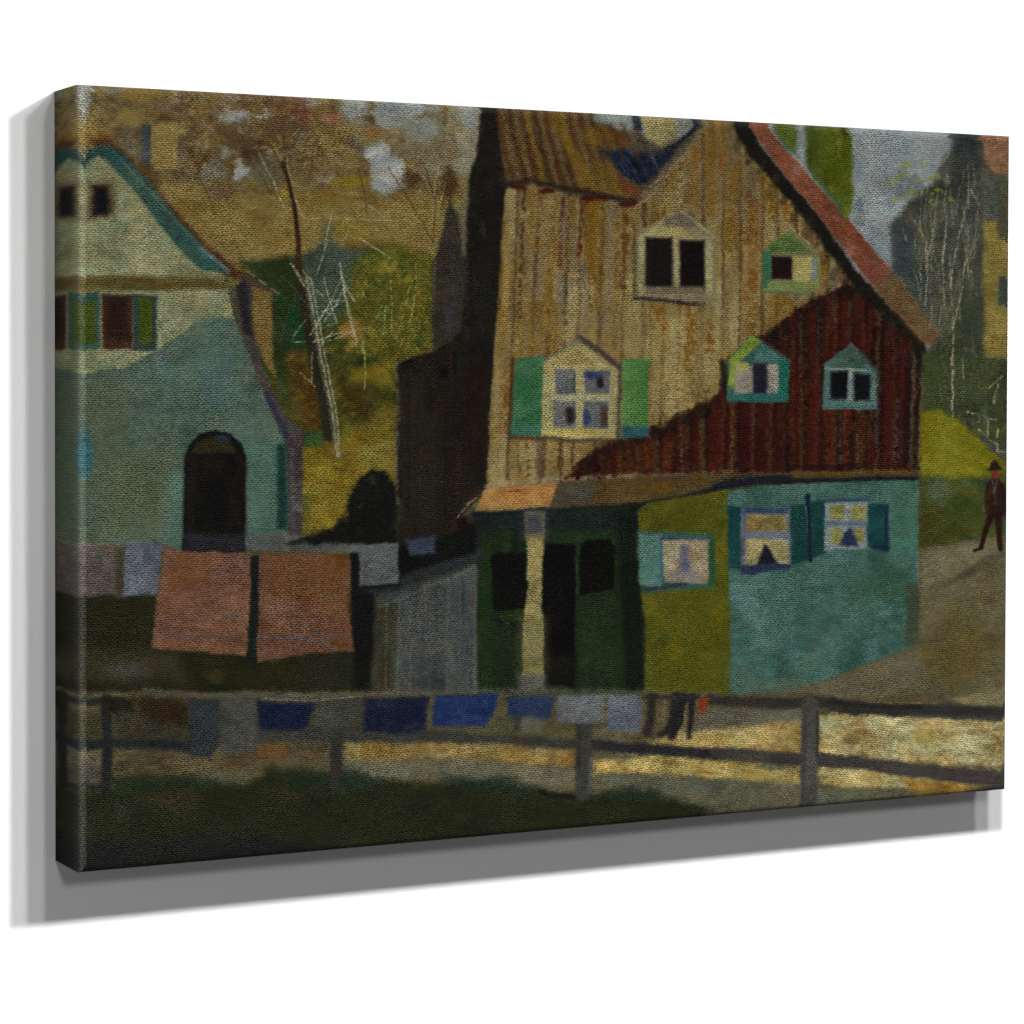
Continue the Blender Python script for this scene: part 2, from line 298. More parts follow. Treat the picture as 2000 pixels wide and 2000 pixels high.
fill([(893, 405), (912, 395), (912, 500), (902, 500)], (106, 100, 76), f=8, a=.7)
P_PIL = part('painted_chimney_wall', P_BARN)
fill([(943, 190), (968, 190), (976, 270), (986, 345), (989, 400), (980, 500), (972, 640), (962, 720), (956, 830), (950, 950), (920, 960), (880, 800), (900, 660), (911, 560), (911, 420), (918, 345), (930, 300)], (28, 26, 22), f=9, j=8, lab=P_PIL, tex=[((42, 39, 32), 16, 50, 0, .05, 1)])
fill([(905, 720), (955, 700), (950, 930), (915, 930)], (34, 22, 16), f=30, a=.6)
line([(915, 350), (911, 450), (912, 620)], 5, (70, 64, 52), a=.4, f=6, dry=.5); line([(984, 350), (986, 400), (970, 640)], 4, (70, 58, 40), a=.4, f=6, dry=.5)

# ------------------------------------------------------------------ main house, upper storeys
P_HOUSE = part('painted_house', None, 'tall wooden house with many small windows')
P_ROOF = part('painted_roof', P_HOUSE, 'brown plank roof with blue patches')
fill([(966, 190), (1110, 190), (1135, 222), (1180, 242), (1232, 262), (1262, 292), (1330, 285), (1290, 340), (1250, 392), (1120, 374), (1040, 354), (985, 348)], (84, 66, 38), f=7, j=13, lab=P_ROOF,
     tex=[((66, 46, 24), 20, 110, -.28, .1, 1), ((100, 78, 26), 22, 100, -.28, .0, 2), ((94, 84, 66), 18, 90, -.28, .05, 3)])
for x in (972, 998, 1022, 1046, 1068, 1090, 1114, 1138, 1160):
    line([(x-8, 210), (x+6, 270), (x+24, 335), (x+34, 372)], 8, random.choice([(60, 34, 16), (54, 38, 20), (70, 36, 16)]), a=.75, f=7, w=4, dry=.25)
    line([(x+5, 214), (x+19, 275), (x+37, 340), (x+44, 368)], 5, random.choice([(118, 100, 70), (124, 98, 40), (104, 92, 74)]), a=.5, f=6, w=4, dry=.5)
fill([(1065, 218), (1085, 218), (1150, 330), (1160, 370), (1135, 365), (1110, 310)], (112, 86, 22), f=14, a=.7); fill([(1150, 300), (1200, 330), (1235, 385), (1160, 375)], (104, 82, 28), f=18, a=.7)
fill([(1205, 340), (1245, 370), (1240, 385), (1215, 375)], (98, 50, 24), f=10, a=.8); ell(1165, 268, 26, 18, (114, 86, 24), f=18, a=.7); ell(1225, 278, 24, 22, (88, 54, 24), f=18, a=.7)
fill([(1176, 294), (1240, 292), (1310, 290), (1330, 282), (1300, 325), (1252, 362), (1232, 352), (1205, 330)], (24, 30, 48), f=12, w=6, j=10, tex=[((20, 22, 32), 9, 40, -.5, .1, 1), ((44, 60, 86), 9, 40, -.5, -.1, 2)])
for x in (1196, 1220, 1246, 1272): line([(x-6, 294), (x+10, 325), (x+22, 352)], 6, random.choice([(74, 68, 60), (58, 52, 44), (20, 22, 28)]), a=.7, w=4, f=6, dry=.5)
P_CHIM = part('painted_chimney', P_HOUSE, 'cream chimney behind the gable')
fill([(1100, 190), (1380, 190), (1372, 236), (1330, 282), (1300, 294), (1262, 290), (1230, 262), (1180, 242), (1135, 224)], (122, 126, 120), f=8, j=9, lab=P_SKY)
fill([(1254, 200), (1318, 200), (1318, 268), (1302, 288), (1276, 286), (1258, 262)], (136, 124, 80), f=8, j=12, lab=P_CHIM, tex=[((114, 108, 86), 20, 20, 0, .1, 1)])
rect(1236, 200, 1254, 256, (46, 50, 58), f=9, lab=P_CHIM); fill([(1222, 256), (1258, 260), (1268, 292), (1236, 290)], (84, 70, 56), f=10)
fill([(1222, 262), (1262, 274), (1290, 288), (1330, 262), (1340, 274), (1300, 300), (1230, 300)], (80, 72, 58), f=14, w=5, a=.85, j=12)
fill([(1322, 236), (1366, 232), (1330, 270), (1316, 268)], (104, 104, 94), f=14, a=.8, j=10)
for x in (1180, 1204, 1228, 1252): line([(x-12, 246), (x+2, 280), (x+14, 312)], 7, random.choice([(70, 48, 26), (92, 80, 60), (62, 46, 28)]), a=.7, w=4, f=7, dry=.4)
line([(1378, 226), (1346, 262), (1322, 284), (1300, 294)], 9, (27, 30, 42), f=6, dry=.15, lab=P_ROOF)

P_WOODW = part('painted_plank_wall', P_HOUSE, 'sunlit ochre plank wall')
WALL = [(986, 372), (1040, 362), (1120, 384), (1200, 397), (1250, 398), (1300, 340), (1345, 285), (1395, 225), (1440, 225), (1500, 310), (1570, 400), (1650, 510), (1720, 600), (1790, 665), (1804, 700), (1798, 925), (1450, 925), (1240, 932), (1090, 950), (950, 960), (955, 830), (964, 700), (975, 560)]
fill(WALL, (120, 102, 62), f=6, j=12, lab=P_WOODW, tex=[((106, 80, 30), 34, 240, .02, .16, 1), ((132, 120, 82), 36, 200, 0, .08, 2), ((100, 90, 70), 30, 190, 0, 0, 4)])
def top_y(x):
    return np.interp(x, [986, 1040, 1250, 1395, 1440, 1500, 1570, 1650, 1720, 1790], [378, 370, 404, 238, 240, 322, 412, 522, 612, 680])
xg = 1000.
while xg < 1780:
    yt = float(top_y(xg)); dx = (xg-1380)*.012
    line([(xg-dx*2+4, yt), (xg+2, (yt+930)/2), (xg+dx-6, 935)], random.uniform(5, 9), random.choice([(68, 46, 22), (56, 38, 22), (78, 50, 18), (72, 56, 36)]), a=random.uniform(.6, .95), f=5, w=4, dry=.25)
    line([(xg+9, yt+6), (xg+9, (yt+930)/2), (xg+3, 935)], random.uniform(5, 10), random.choice([(150, 134, 88), (146, 124, 70), (138, 126, 92), (132, 98, 32)]), a=random.uniform(.3, .6), f=8, w=4, dry=.5)
    xg += random.uniform(24, 46)
fill([(1236, 600), (1420, 600), (1430, 640), (1400, 760), (1300, 810), (1240, 830)], (140, 126, 80), f=50, w=8, a=.6, j=12, tex=[((122, 106, 64), 18, 120, 0, 0, 1)])
fill([(1290, 400), (1390, 240), (1440, 240), (1500, 330), (1480, 420), (1400, 430)], (104, 90, 62), f=40, w=8, a=.5, j=12, tex=[((110, 78, 28), 16, 120, 0, 0, 1)])
def plank(x0, y0, x1, y1, wd, c, a=.8, f=6):
    line([(x0, y0), ((x0+x1)/2, (y0+y1)/2), (x1, y1)], wd, c, a=a, f=f, w=4, dry=.55)
OCH, BRN, DRK, GRY, CRM = (112, 80, 20), (84, 50, 18), (58, 36, 20), (108, 98, 80), (142, 128, 86)
for q in [(1024, 368, 1014, 620, 8, DRK), (1056, 380, 1044, 560, 7, BRN), (1100, 390, 1092, 520, 8, (80, 36, 20)), (1138, 395, 1130, 500, 8, (78, 34, 20)), (1040, 380, 1034, 480, 14, OCH), (1076, 375, 1066, 640, 16, (124, 106, 62)),
          (1118, 395, 1110, 520, 12, OCH), (1165, 400, 1158, 600, 24, OCH), (1190, 400, 1186, 640, 18, GRY), (1205, 440, 1200, 680, 10, (96, 74, 34)), (1222, 420, 1216, 560, 14, BRN), (1238, 440, 1236, 600, 5, (60, 60, 44)),
          (1016, 620, 1010, 700, 18, OCH), (1050, 600, 1042, 695, 26, OCH), (1072, 530, 1064, 640, 18, (120, 90, 30)), (1120, 540, 1110, 660, 22, CRM), (1140, 520, 1138, 660, 18, GRY), (1176, 590, 1172, 680, 6, (84, 68, 54)),
          (1356, 300, 1350, 400, 22, (116, 80, 26)), (1385, 260, 1388, 420, 18, OCH), (1408, 250, 1412, 345, 12, (134, 92, 36)), (1406, 300, 1408, 340, 8, (118, 62, 26)), (1435, 320, 1430, 450, 18, OCH), (1425, 440, 1428, 480, 28, (104, 80, 30)), (1462, 380, 1460, 470, 16, (94, 62, 28)),
          (1475, 400, 1470, 560, 18, (116, 74, 24)), (1500, 340, 1506, 420, 22, OCH), (1538, 395, 1540, 425, 20, (122, 72, 20)), (1330, 340, 1328, 420, 10, CRM), (1300, 380, 1296, 410, 20, (126, 116, 74)), (1465, 560, 1468, 640, 30, (116, 78, 28)),
          (1520, 580, 1512, 640, 26, (122, 90, 30)), (1544, 590, 1544, 615, 18, OCH), (1608, 500, 1606, 570, 22, OCH), (1640, 500, 1650, 560, 16, BRN), (1350, 600, 1348, 720, 22, (114, 78, 22)), (1386, 635, 1386, 690, 18, (108, 66, 18)), (1288, 610, 1296, 640, 18, (118, 78, 20)),
          (1270, 600, 1268, 720, 4, (92, 82, 56)), (1365, 600, 1362, 790, 5, (92, 80, 52)), (1240, 600, 1236, 680, 30, (130, 118, 70)), (1320, 640, 1318, 800, 34, CRM), (1395, 700, 1380, 780, 30, (126, 114, 66)), (1440, 600, 1432, 660, 20, CRM), (1420, 520, 1418, 660, 9, (104, 92, 68)),
          (986, 800, 978, 930, 14, CRM), (1012, 870, 1014, 930, 4, (70, 52, 34)), (1058, 870, 1056, 920, 4, (78, 60, 38)), (1092, 860, 1098, 910, 5, (74, 54, 32)), (1030, 865, 1034, 930, 26, CRM), (1076, 870, 1078, 930, 22, (132, 108, 58)), (984, 720, 976, 850, 8, (110, 80, 34)), (992, 700, 986, 850, 7, (102, 62, 22)),
          (970, 700, 962, 930, 10, (140, 118, 66)), (994, 400, 984, 640, 12, (138, 114, 58)), (1010, 640, 1006, 690, 10, CRM), (1268, 715, 1270, 830, 9, (128, 92, 58))]:
    plank(*q)
dabs(WALL, [(140, 126, 86), (98, 74, 36), (110, 82, 28), (126, 112, 74), (78, 58, 34), (110, 100, 80)], 230, 60, 11, 1.57, a=.4, spread=.06)
fill([(980, 660), (1200, 560), (1240, 600), (1230, 690), (1000, 690)], (130, 112, 68), f=60, a=.3)
# eave shadow under the roof
line([(985, 362), (1035, 352), (1080, 364), (1150, 378), (1240, 394)], 9, (46, 32, 26), a=.85, f=6, w=3, lab=P_ROOF)
for x, y in ((1010, 366), (1068, 374), (1150, 388), (1180, 388), (1225, 400)): ell(x, y, 16, 6, (62, 26, 18), f=7, w=3)
line([(1250, 392), (1290, 345), (1340, 290), (1392, 228)], 11, (112, 102, 86), a=.7, f=10, w=3, dry=.4); line([(1270, 365), (1292, 346)], 5, (142, 134, 116), a=.7, dry=.5)

# shaded maroon lower right part of the wall
P_MAR = part('painted_shaded_wall', P_HOUSE, 'maroon shaded plank wall')
MAR = [(1085, 950), (1118, 915), (1150, 888), (1190, 866), (1228, 852), (1290, 832), (1338, 806), (1390, 782), (1412, 762), (1418, 716), (1440, 690), (1475, 662), (1508, 652), (1528, 630), (1560, 604), (1590, 588), (1624, 566), (1690, 552), (1740, 600), (1790, 655), (1804, 700), (1798, 925), (1450, 925), (1240, 935)]
fill(MAR, (56, 21, 14), f=12, w=9, j=9, lab=P_MAR, tex=[((36, 15, 12), 28, 320, 0, .1, 1), ((70, 32, 17), 26, 280, 0, -.08, 2)])
OLV, RED, BLK, RUS = (74, 66, 40), (66, 18, 12), (22, 14, 13), (78, 38, 19)
for q in [(1222, 870, 1220, 930, 26, (80, 52, 20)), (1262, 860, 1262, 925, 24, (82, 44, 16)), (1282, 850, 1284, 925, 8, (92, 86, 60)), (1305, 860, 1303, 925, 24, (84, 32, 14)), (1332, 810, 1330, 920, 8, (84, 76, 46)), (1352, 820, 1350, 920, 22, (58, 28, 16)), (1372, 800, 1374, 920, 14, (76, 66, 36)),
          (1400, 790, 1402, 920, 34, (70, 20, 12)), (1430, 790, 1428, 920, 6, (92, 84, 46)), (1440, 800, 1436, 920, 9, BLK), (1470, 790, 1468, 910, 44, (50, 16, 12)), (1512, 790, 1510, 910, 24, (64, 20, 14)), (1545, 660, 1545, 910, 14, (72, 38, 20)), (1562, 650, 1566, 910, 13, RED), (1574, 640, 1572, 900, 7, OLV), (1590, 640, 1592, 900, 18, (76, 26, 15)),
          (1604, 640, 1604, 910, 6, (66, 60, 34)), (1622, 810, 1622, 905, 24, RUS), (1640, 800, 1640, 905, 7, (78, 74, 52)), (1656, 800, 1656, 905, 22, (92, 36, 18)), (1676, 790, 1678, 905, 10, OLV), (1694, 800, 1692, 905, 20, (62, 38, 20)), (1716, 730, 1713, 890, 7, (32, 38, 66)), (1738, 680, 1734, 905, 20, (66, 24, 15)), (1754, 780, 1750, 905, 9, (78, 78, 66)),
          (1768, 680, 1764, 880, 10, (72, 26, 18)), (1780, 690, 1774, 900, 8, (20, 22, 28)), (1792, 700, 1788, 910, 7, (96, 84, 56)), (1640, 590, 1638, 670, 16, (80, 20, 15)), (1615, 600, 1612, 690, 14, (66, 26, 16)), (1662, 590, 1660, 660, 10, (64, 50, 42)), (1690, 590, 1692, 680, 22, (72, 16, 13)), (1730, 620, 1735, 720, 26, (50, 16, 13)), (1596, 610, 1596, 700, 10, (40, 30, 22)), (1560, 610, 1563, 690, 18, (38, 22, 18)), (1538, 640, 1534, 655, 22, (52, 28, 18)),
          (1185, 880, 1185, 930, 18, (62, 36, 18)), (1150, 900, 1148, 935, 16, (64, 40, 20)), (1530, 700, 1530, 780, 10, (70, 50, 30))]:
    plank(*q, a=.85)
dabs(MAR, [(76, 30, 17), (40, 16, 12), (70, 58, 34), (26, 14, 12), (80, 44, 22), (18, 10, 10), (86, 78, 50), (20, 12, 12)], 150, 60, 9, 1.57, a=.4, spread=.05)
xm = 1140.
while xm < 1790:
    yt = float(np.interp(xm, [1090, 1150, 1228, 1290, 1338, 1390, 1415, 1440, 1475, 1528, 1560, 1590, 1624, 1690, 1740, 1800], [948, 890, 855, 836, 810, 788, 730, 692, 666, 634, 608, 592, 570, 560, 606, 700]))
    line([(xm+3, yt+8), (xm, 920)], random.uniform(6, 11), random.choice([(80, 72, 44), (70, 62, 38), (74, 50, 24), (66, 58, 40)]), a=random.uniform(.35, .75), f=7, w=4, dry=.5)
    line([(xm+11, yt+6), (xm+8, 920)], random.uniform(5, 10), (20, 12, 11), a=random.uniform(.35, .7), f=7, w=4, dry=.4)
    ell(xm+6, yt+8, random.uniform(7, 13), random.uniform(8, 18), (26, 18, 15), f=12, w=5, a=random.uniform(.4, .8))
    xm += random.uniform(23, 40)
for x, c in ((1770, (20, 18, 18)), (1782, (84, 74, 48)), (1790, (22, 20, 20)), (1799, (96, 88, 60))): line([(x+4, 690), (x, 800), (x-4, 910)], 6, c, a=.75, f=5, w=4, dry=.3)
for pts in [[(1180, 872), (1240, 855), (1290, 842)], [(1300, 832), (1345, 808), (1400, 782)], [(1416, 765), (1416, 712)], [(1590, 590), (1640, 570), (1690, 560)]]:
    line(pts, 13, (30, 22, 18), a=.6, f=12, w=4, dry=.3)

# right hand roof edge
P_EDGE = part('painted_roof_edge', P_HOUSE, 'brick pink edge of the steep roof')
line([(1436, 225), (1470, 290), (1530, 360), (1600, 445), (1660, 530), (1730, 610), (1790, 660), (1806, 700), (1806, 720)], 30, (26, 25, 21), w1=20, f=8, w=4, lab=P_EDGE)
for t in np.linspace(.03, .97, 17):
    ex, ey = np.interp(t, [0, .4, .7, 1], [1440, 1590, 1690, 1800]), np.interp(t, [0, .4, .7, 1], [250, 450, 590, 690])
    line([(ex-4, ey-8), (ex-14, ey+random.uniform(10, 34))], random.uniform(8, 16), random.choice([(26, 22, 18), (46, 36, 26), (60, 48, 32)]), a=.6, f=9, w=4, dry=.3)
fill([(1440, 215), (1488, 220), (1500, 250), (1560, 322), (1650, 420), (1735, 522), (1800, 605), (1838, 655), (1826, 676), (1800, 668), (1765, 628), (1700, 552), (1600, 425), (1520, 328)], (114, 68, 47), f=6, w=3, j=11, lab=P_EDGE, tex=[((103, 58, 41), 16, 30, -.8, .1, 1), ((124, 80, 62), 16, 30, -.8, 0, 2)])
fill([(1700, 500), (1740, 528), (1800, 605), (1838, 655), (1826, 676), (1800, 668), (1765, 628), (1715, 565)], (96, 78, 48), f=26, w=3, j=11); ell(1712, 530, 26, 24, (118, 66, 58), f=24, a=.6)
line([(1745, 530), (1800, 600), (1836, 650)], 4, (142, 132, 100), a=.6, dry=.6, f=4); line([(1500, 250), (1560, 322), (1650, 420), (1735, 522)], 4, (150, 104, 82), a=.5, dry=.6, f=4)
line([(1804, 690), (1806, 760), (1798, 900)], 5, (104, 94, 66), a=.6, dry=.5, f=5)

# --- upper windows
def dark(x0, y0, x1, y1, c=(26, 20, 20), f=9): rect(x0, y0, x1, y1, c, f=f, w=2, j=6)
FR = (134, 128, 90)
W1 = part('painted_window', P_HOUSE, 'double dark window high under the gable')
fill([(1250, 448), (1318, 416), (1345, 420), (1398, 462), (1398, 590), (1244, 592), (1242, 470)], (118, 108, 82), f=8, lab=W1, tex=[((104, 94, 76), 20, 20, 0, 0, 1)])
fill([(1250, 462), (1290, 434), (1320, 436), (1348, 460), (1300, 470)], (140, 130, 84), f=8); fill([(1292, 440), (1322, 416), (1346, 420), (1362, 446), (1340, 446)], (96, 86, 74), f=10, a=.8)
rect(1246, 464, 1392, 578, FR, f=8, j=12); dark(1260, 465, 1313, 562); dark(1327, 470, 1376, 570, (22, 15, 16)); rect(1258, 560, 1376, 576, (104, 94, 74), f=10)
line([(1330, 412), (1395, 464)], 3.5, (142, 132, 104), dry=.5, a=.8); line([(1240, 584), (1300, 588), (1364, 596)], 7, (44, 36, 36), f=6, w=3, dry=.2); line([(1240, 470), (1240, 580)], 4, (70, 66, 44), a=.7, f=5)
W2 = part('painted_window', P_HOUSE, 'green framed window under the roof edge')
fill([(1488, 486), (1545, 448), (1600, 496), (1602, 566), (1560, 576), (1492, 572)], (112, 112, 70), f=7, lab=W2); fill([(1500, 482), (1540, 452), (1584, 494), (1504, 492)], (80, 102, 54), f=8, j=12)
rect(1488, 492, 1507, 564, (50, 88, 62), f=7); dark(1507, 501, 1546, 546, (32, 18, 20), f=6); rect(1548, 502, 1586, 549, (142, 132, 78), f=6, j=10); rect(1584, 506, 1594, 546, (116, 124, 124), f=5)
fill([(1500, 552), (1596, 552), (1594, 570), (1500, 568)], (112, 122, 72), f=8); line([(1490, 570), (1590, 576)], 5, (72, 92, 66), a=.7, f=6); line([(1545, 446), (1598, 492)], 3, (134, 126, 94), dry=.6)
line([(1510, 496), (1620, 497)], 2.5, (92, 84, 60), a=.7)
W3 = part('painted_window', P_HOUSE, 'large cream window with panes and open shutters'); S3 = part('painted_shutter', P_HOUSE, 'green shutter left of the cream window'); S3b = part('painted_shutter', P_HOUSE, 'green shutter right of the cream window')
fill([(1008, 699), (1066, 697), (1062, 780), (1056, 852), (996, 850), (1000, 770)], (54, 98, 66), f=6, j=9, lab=S3, tex=[((62, 106, 74), 30, 30, 0, 0, 1)])
line([(1002, 700), (996, 850)], 6, (74, 48, 26), f=5); line([(998, 854), (1054, 858)], 8, (60, 40, 26), f=7, a=.8); rect(996, 826, 1056, 850, (56, 96, 84), f=14, a=.7)
fill([(1214, 702), (1268, 702), (1266, 836), (1214, 836)], (76, 112, 60), f=6, j=9, lab=S3b); rect(1214, 832, 1268, 855, (46, 80, 82), f=10); line([(1208, 715), (1207, 850)], 7, (72, 66, 64), a=.8, f=7)
fill([(1060, 716), (1066, 704), (1130, 670), (1150, 674), (1206, 722), (1202, 856), (1056, 852)], (138, 130, 86), f=6, j=10, lab=W3, tex=[((126, 112, 66), 30, 20, 0, 0, 1)])
line([(1132, 660), (1165, 682), (1208, 716)], 12, (70, 58, 54), f=6, w=2, dry=.2); line([(1066, 702), (1128, 668)], 6, (104, 104, 82), a=.8, f=6)
line([(1126, 682), (1178, 716)], 7, (160, 148, 104), f=4, dry=.4); fill([(1075, 708), (1125, 680), (1165, 710), (1120, 716)], (142, 126, 78), f=8)
for (a, b, c, d, k) in [(1084, 722, 1124, 770, (92, 95, 94)), (1142, 724, 1192, 770, (90, 92, 94)), (1081, 784, 1124, 837, (96, 97, 95)), (1140, 784, 1188, 838, (82, 84, 86))]: rect(a, b, c, d, k, f=5, w=2, j=11)
ell(1158, 734, 18, 7, (52, 64, 90), f=8); ell(1172, 748, 7, 11, (34, 30, 32), f=8); ell(1113, 813, 9, 17, (38, 30, 30), f=10); ell(1146, 818, 8, 16, (50, 60, 84), f=8); rect(1172, 792, 1188, 836, (70, 52, 44), f=9); line([(1123, 730), (1122, 765)], 4, (66, 60, 54), a=.8)
line([(1133, 722), (1132, 838)], 13, (140, 132, 92), f=4); line([(1082, 777), (1192, 779)], 10, (142, 138, 112), f=4); line([(1196, 728), (1192, 840)], 9, (136, 128, 92), f=4)
fill([(1056, 840), (1120, 838), (1178, 842), (1170, 856), (1130, 858), (1058, 850)], (154, 142, 82), f=5, j=11); line([(1060, 856), (1120, 862), (1175, 860)], 6, (62, 58, 54), a=.8, f=6)
W4 = part('painted_window', P_HOUSE, 'lime and teal window at the shadow edge')
fill([(1420, 706), (1468, 655), (1490, 668), (1542, 708), (1536, 786), (1420, 784)], (54, 86, 78), f=7, j=11, lab=W4)
fill([(1426, 702), (1468, 656), (1488, 668), (1446, 706), (1436, 756), (1422, 756)], (112, 128, 50), f=7, j=10); fill([(1470, 706), (1488, 668), (1536, 708)], (66, 102, 94), f=7); rect(1520, 706, 1540, 784, (32, 92, 76), f=7)
rect(1436, 712, 1520, 772, (122, 118, 106), f=6, j=12); dark(1470, 710, 1498, 770, (32, 34, 42), f=8); rect(1438, 710, 1460, 724, (146, 138, 82), f=8); rect(1420, 770, 1536, 786, (40, 92, 84), f=7)
line([(1410, 708), (1414, 745)], 9, (36, 32, 28), f=8); line([(1490, 668), (1545, 708)], 6, (62, 70, 64), a=.7)
W5 = part('painted_window', P_HOUSE, 'small teal window far right on the maroon wall')
fill([(1610, 712), (1662, 670), (1712, 722), (1712, 798), (1606, 800)], (82, 104, 98), f=7, j=12, lab=W5); fill([(1614, 710), (1662, 672), (1706, 722), (1614, 722)], (64, 88, 78), f=8, j=14)
dark(1622, 726, 1656, 780, (16, 17, 20)); dark(1668, 731, 1699, 782, (16, 18, 22)); line([(1661, 724), (1659, 782)], 8, (124, 132, 128), f=6, a=.9); line([(1612, 720), (1700, 724)], 4, (116, 132, 122), a=.8)
line([(1608, 792), (1706, 796)], 8, (70, 104, 98), f=6); line([(1680, 690), (1714, 726)], 7, (40, 58, 56), a=.7, f=7)

# --- pent roof over the ground floor
P_PENT = part('painted_pent_roof', P_HOUSE, 'narrow pent roof, orange at its sunlit end')
fill([(950, 958), (1090, 944), (1240, 930), (1450, 924), (1798, 916), (1800, 930), (1600, 938), (1480, 940), (1400, 952), (1330, 968), (1240, 984), (1070, 994), (928, 1002)], (78, 62, 32), f=6, w=3, j=9, lab=P_PENT, tex=[((66, 58, 42), 60, 8, -.05, .1, 1), ((88, 64, 24), 70, 9, -.1, 0, 2)])
fill([(950, 954), (1090, 944), (1076, 990), (926, 1002)], (150, 108, 58), f=6, w=3, j=12, tex=[((134, 84, 46), 80, 6, -.05, .1, 1)]); fill([(1090, 944), (1165, 940), (1150, 988), (1076, 990)], (70, 66, 54), f=16)
for k in range(5): line([(940+k*4, 994-k*8), (1000, 988-k*8), (1080+k*2, 984-k*8)], 2.5, (170, 130, 74), a=.5, dry=.6, f=3)
line([(930, 997), (1000, 995), (1072, 988)], 5, (150, 128, 66), a=.8, f=4, dry=.3)
line([(950, 950), (1010, 946), (1090, 938), (1170, 932), (1240, 928)], 9, (140, 124, 96), a=.75, f=8, w=4, dry=.5); line([(1110, 938), (1220, 930), (1340, 926), (1440, 920)], 6, (112, 102, 80), a=.6, f=6, dry=.6)
line([(948, 958), (915, 985), (893, 1014)], 4, (146, 132, 104), a=.75, f=3, dry=.6); line([(952, 966), (925, 990)], 3, (150, 130, 90), a=.7, dry=.5)
line([(926, 1006), (1075, 1000), (1240, 988), (1330, 974), (1400, 954), (1480, 942), (1600, 940), (1798, 934)], 10, (24, 26, 34), f=7, w=3, lab=P_PENT); line([(1400, 948), (1450, 936), (1540, 934)], 14, (26, 28, 38), f=9)
line([(1560, 912), (1700, 908)], 5, (22, 18, 18), a=.7, f=6); line([(1300, 958), (1500, 926), (1790, 922)], 4, (104, 84, 46), a=.5, f=5, dry=.6)

# --- ground floor
P_PORCH = part('painted_porch', P_HOUSE, 'dark green recessed porch')
fill([(930, 1090), (940, 1010), (1075, 1002), (1245, 988), (1258, 1360), (930, 1360)], (28, 40, 22), f=8, j=7, lab=P_PORCH, tex=[((20, 28, 24), 40, 60, 0, 0, 1), ((34, 52, 24), 30, 50, 0, 0, 2)])
rect(930, 1000, 1240, 1040, (26, 32, 34), f=30, a=.8); rect(1128, 1180, 1225, 1340, (32, 48, 24), f=40, a=.7); rect(1066, 1036, 1200, 1062, (30, 50, 24), f=18, a=.8); rect(935, 1070, 962, 1340, (30, 52, 22), f=18, a=.7)
fill([(1205, 1000), (1246, 985), (1250, 1150), (1260, 1200), (1258, 1345), (1222, 1345)], (19, 25, 19), f=18, j=5)
P_PW = part('painted_window', P_HOUSE, 'black porch window left of the post'); P_PW2 = part('painted_window', P_HOUSE, 'black porch window right of the doorway'); P_DR = part('painted_doorway', P_HOUSE, 'black open doorway beside the porch post'); P_POST = part('painted_porch_post', P_HOUSE, 'cream porch post')
fill([(960, 1086), (972, 1080), (1030, 1080), (1028, 1190), (964, 1192)], (13, 13, 12), f=6, j=4, lab=P_PW)
fill([(1060, 1070), (1070, 1062), (1122, 1064), (1125, 1160), (1122, 1340), (1060, 1338)], (14, 12, 12), f=6, j=4, lab=P_DR); rect(1064, 1280, 1122, 1340, (28, 26, 20), f=24, a=.7)
fill([(1135, 1064), (1150, 1054), (1190, 1052), (1200, 1070), (1200, 1152), (1132, 1164)], (12, 12, 11), f=7, j=4, lab=P_PW2); line([(1128, 1070), (1126, 1160)], 4, (64, 70, 58), a=.6, dry=.5)
fill([(1024, 1000), (1064, 1000), (1063, 1060), (1058, 1110), (1058, 1180), (1062, 1260), (1060, 1345), (1020, 1345), (1021, 1220), (1030, 1150), (1028, 1060)], (128, 116, 70), f=6, j=12, lab=P_POST, tex=[((108, 102, 64), 20, 30, 0, 0, 1)])
rect(1024, 1000, 1064, 1050, (66, 66, 68), f=30); rect(1018, 1210, 1064, 1300, (104, 98, 62), f=40, a=.7); rect(1012, 1318, 1064, 1350, (84, 84, 80), f=24)
P_OLW = part('painted_olive_wall', P_HOUSE, 'olive green ground floor wall')
fill([(1246, 1000), (1262, 984), (1340, 970), (1424, 955), (1428, 1360), (1260, 1360), (1262, 1220), (1252, 1160)], (78, 78, 20), f=6, j=8, lab=P_OLW, tex=[((66, 70, 20), 50, 60, 0, .1, 1), ((88, 82, 18), 40, 60, 0, 0, 2)])
P_TEAL = part('painted_teal_wall', P_HOUSE, 'teal ground floor wall')
fill([(1420, 962), (1480, 950), (1600, 944), (1796, 938), (1794, 1262), (1772, 1268), (1700, 1298), (1620, 1328), (1540, 1352), (1428, 1358)], (62, 92, 82), f=6, j=10, lab=P_TEAL, tex=[((54, 82, 70), 60, 30, -.3, .15, 1), ((70, 102, 96), 50, 30, -.3, 0, 2)])
rect(1770, 1140, 1796, 1262, (58, 68, 50), f=8, j=8); line([(1792, 945), (1793, 1130)], 5, (92, 108, 92), a=.6, f=5, dry=.4); rect(1425, 1290, 1480, 1350, (70, 92, 84), f=30, a=.6); ell(1710, 1150, 60, 30, (56, 84, 62), f=40, a=.6); rect(1735, 945, 1790, 1080, (64, 102, 84), f=24, a=.6)
P_G1 = part('painted_window', P_HOUSE, 'cream curtained window on the olive wall')
fill([(1244, 1036), (1392, 1044), (1394, 1150), (1340, 1152), (1262, 1160), (1248, 1140)], (52, 82, 68), f=8, j=9, lab=P_G1); fill([(1248, 1042), (1294, 1044), (1292, 1150), (1250, 1142)], (74, 106, 96), f=8, j=9)
rect(1290, 1050, 1388, 1064, (60, 74, 92), f=8); fill([(1294, 1056), (1384, 1056), (1382, 1140), (1298, 1138)], (132, 122, 96), f=6, j=13); fill([(1330, 1065), (1346, 1065), (1348, 1120), (1326, 1122)], (88, 84, 96), f=12); rect(1310, 1116, 1372, 1138, (112, 104, 100), f=12, a=.7)
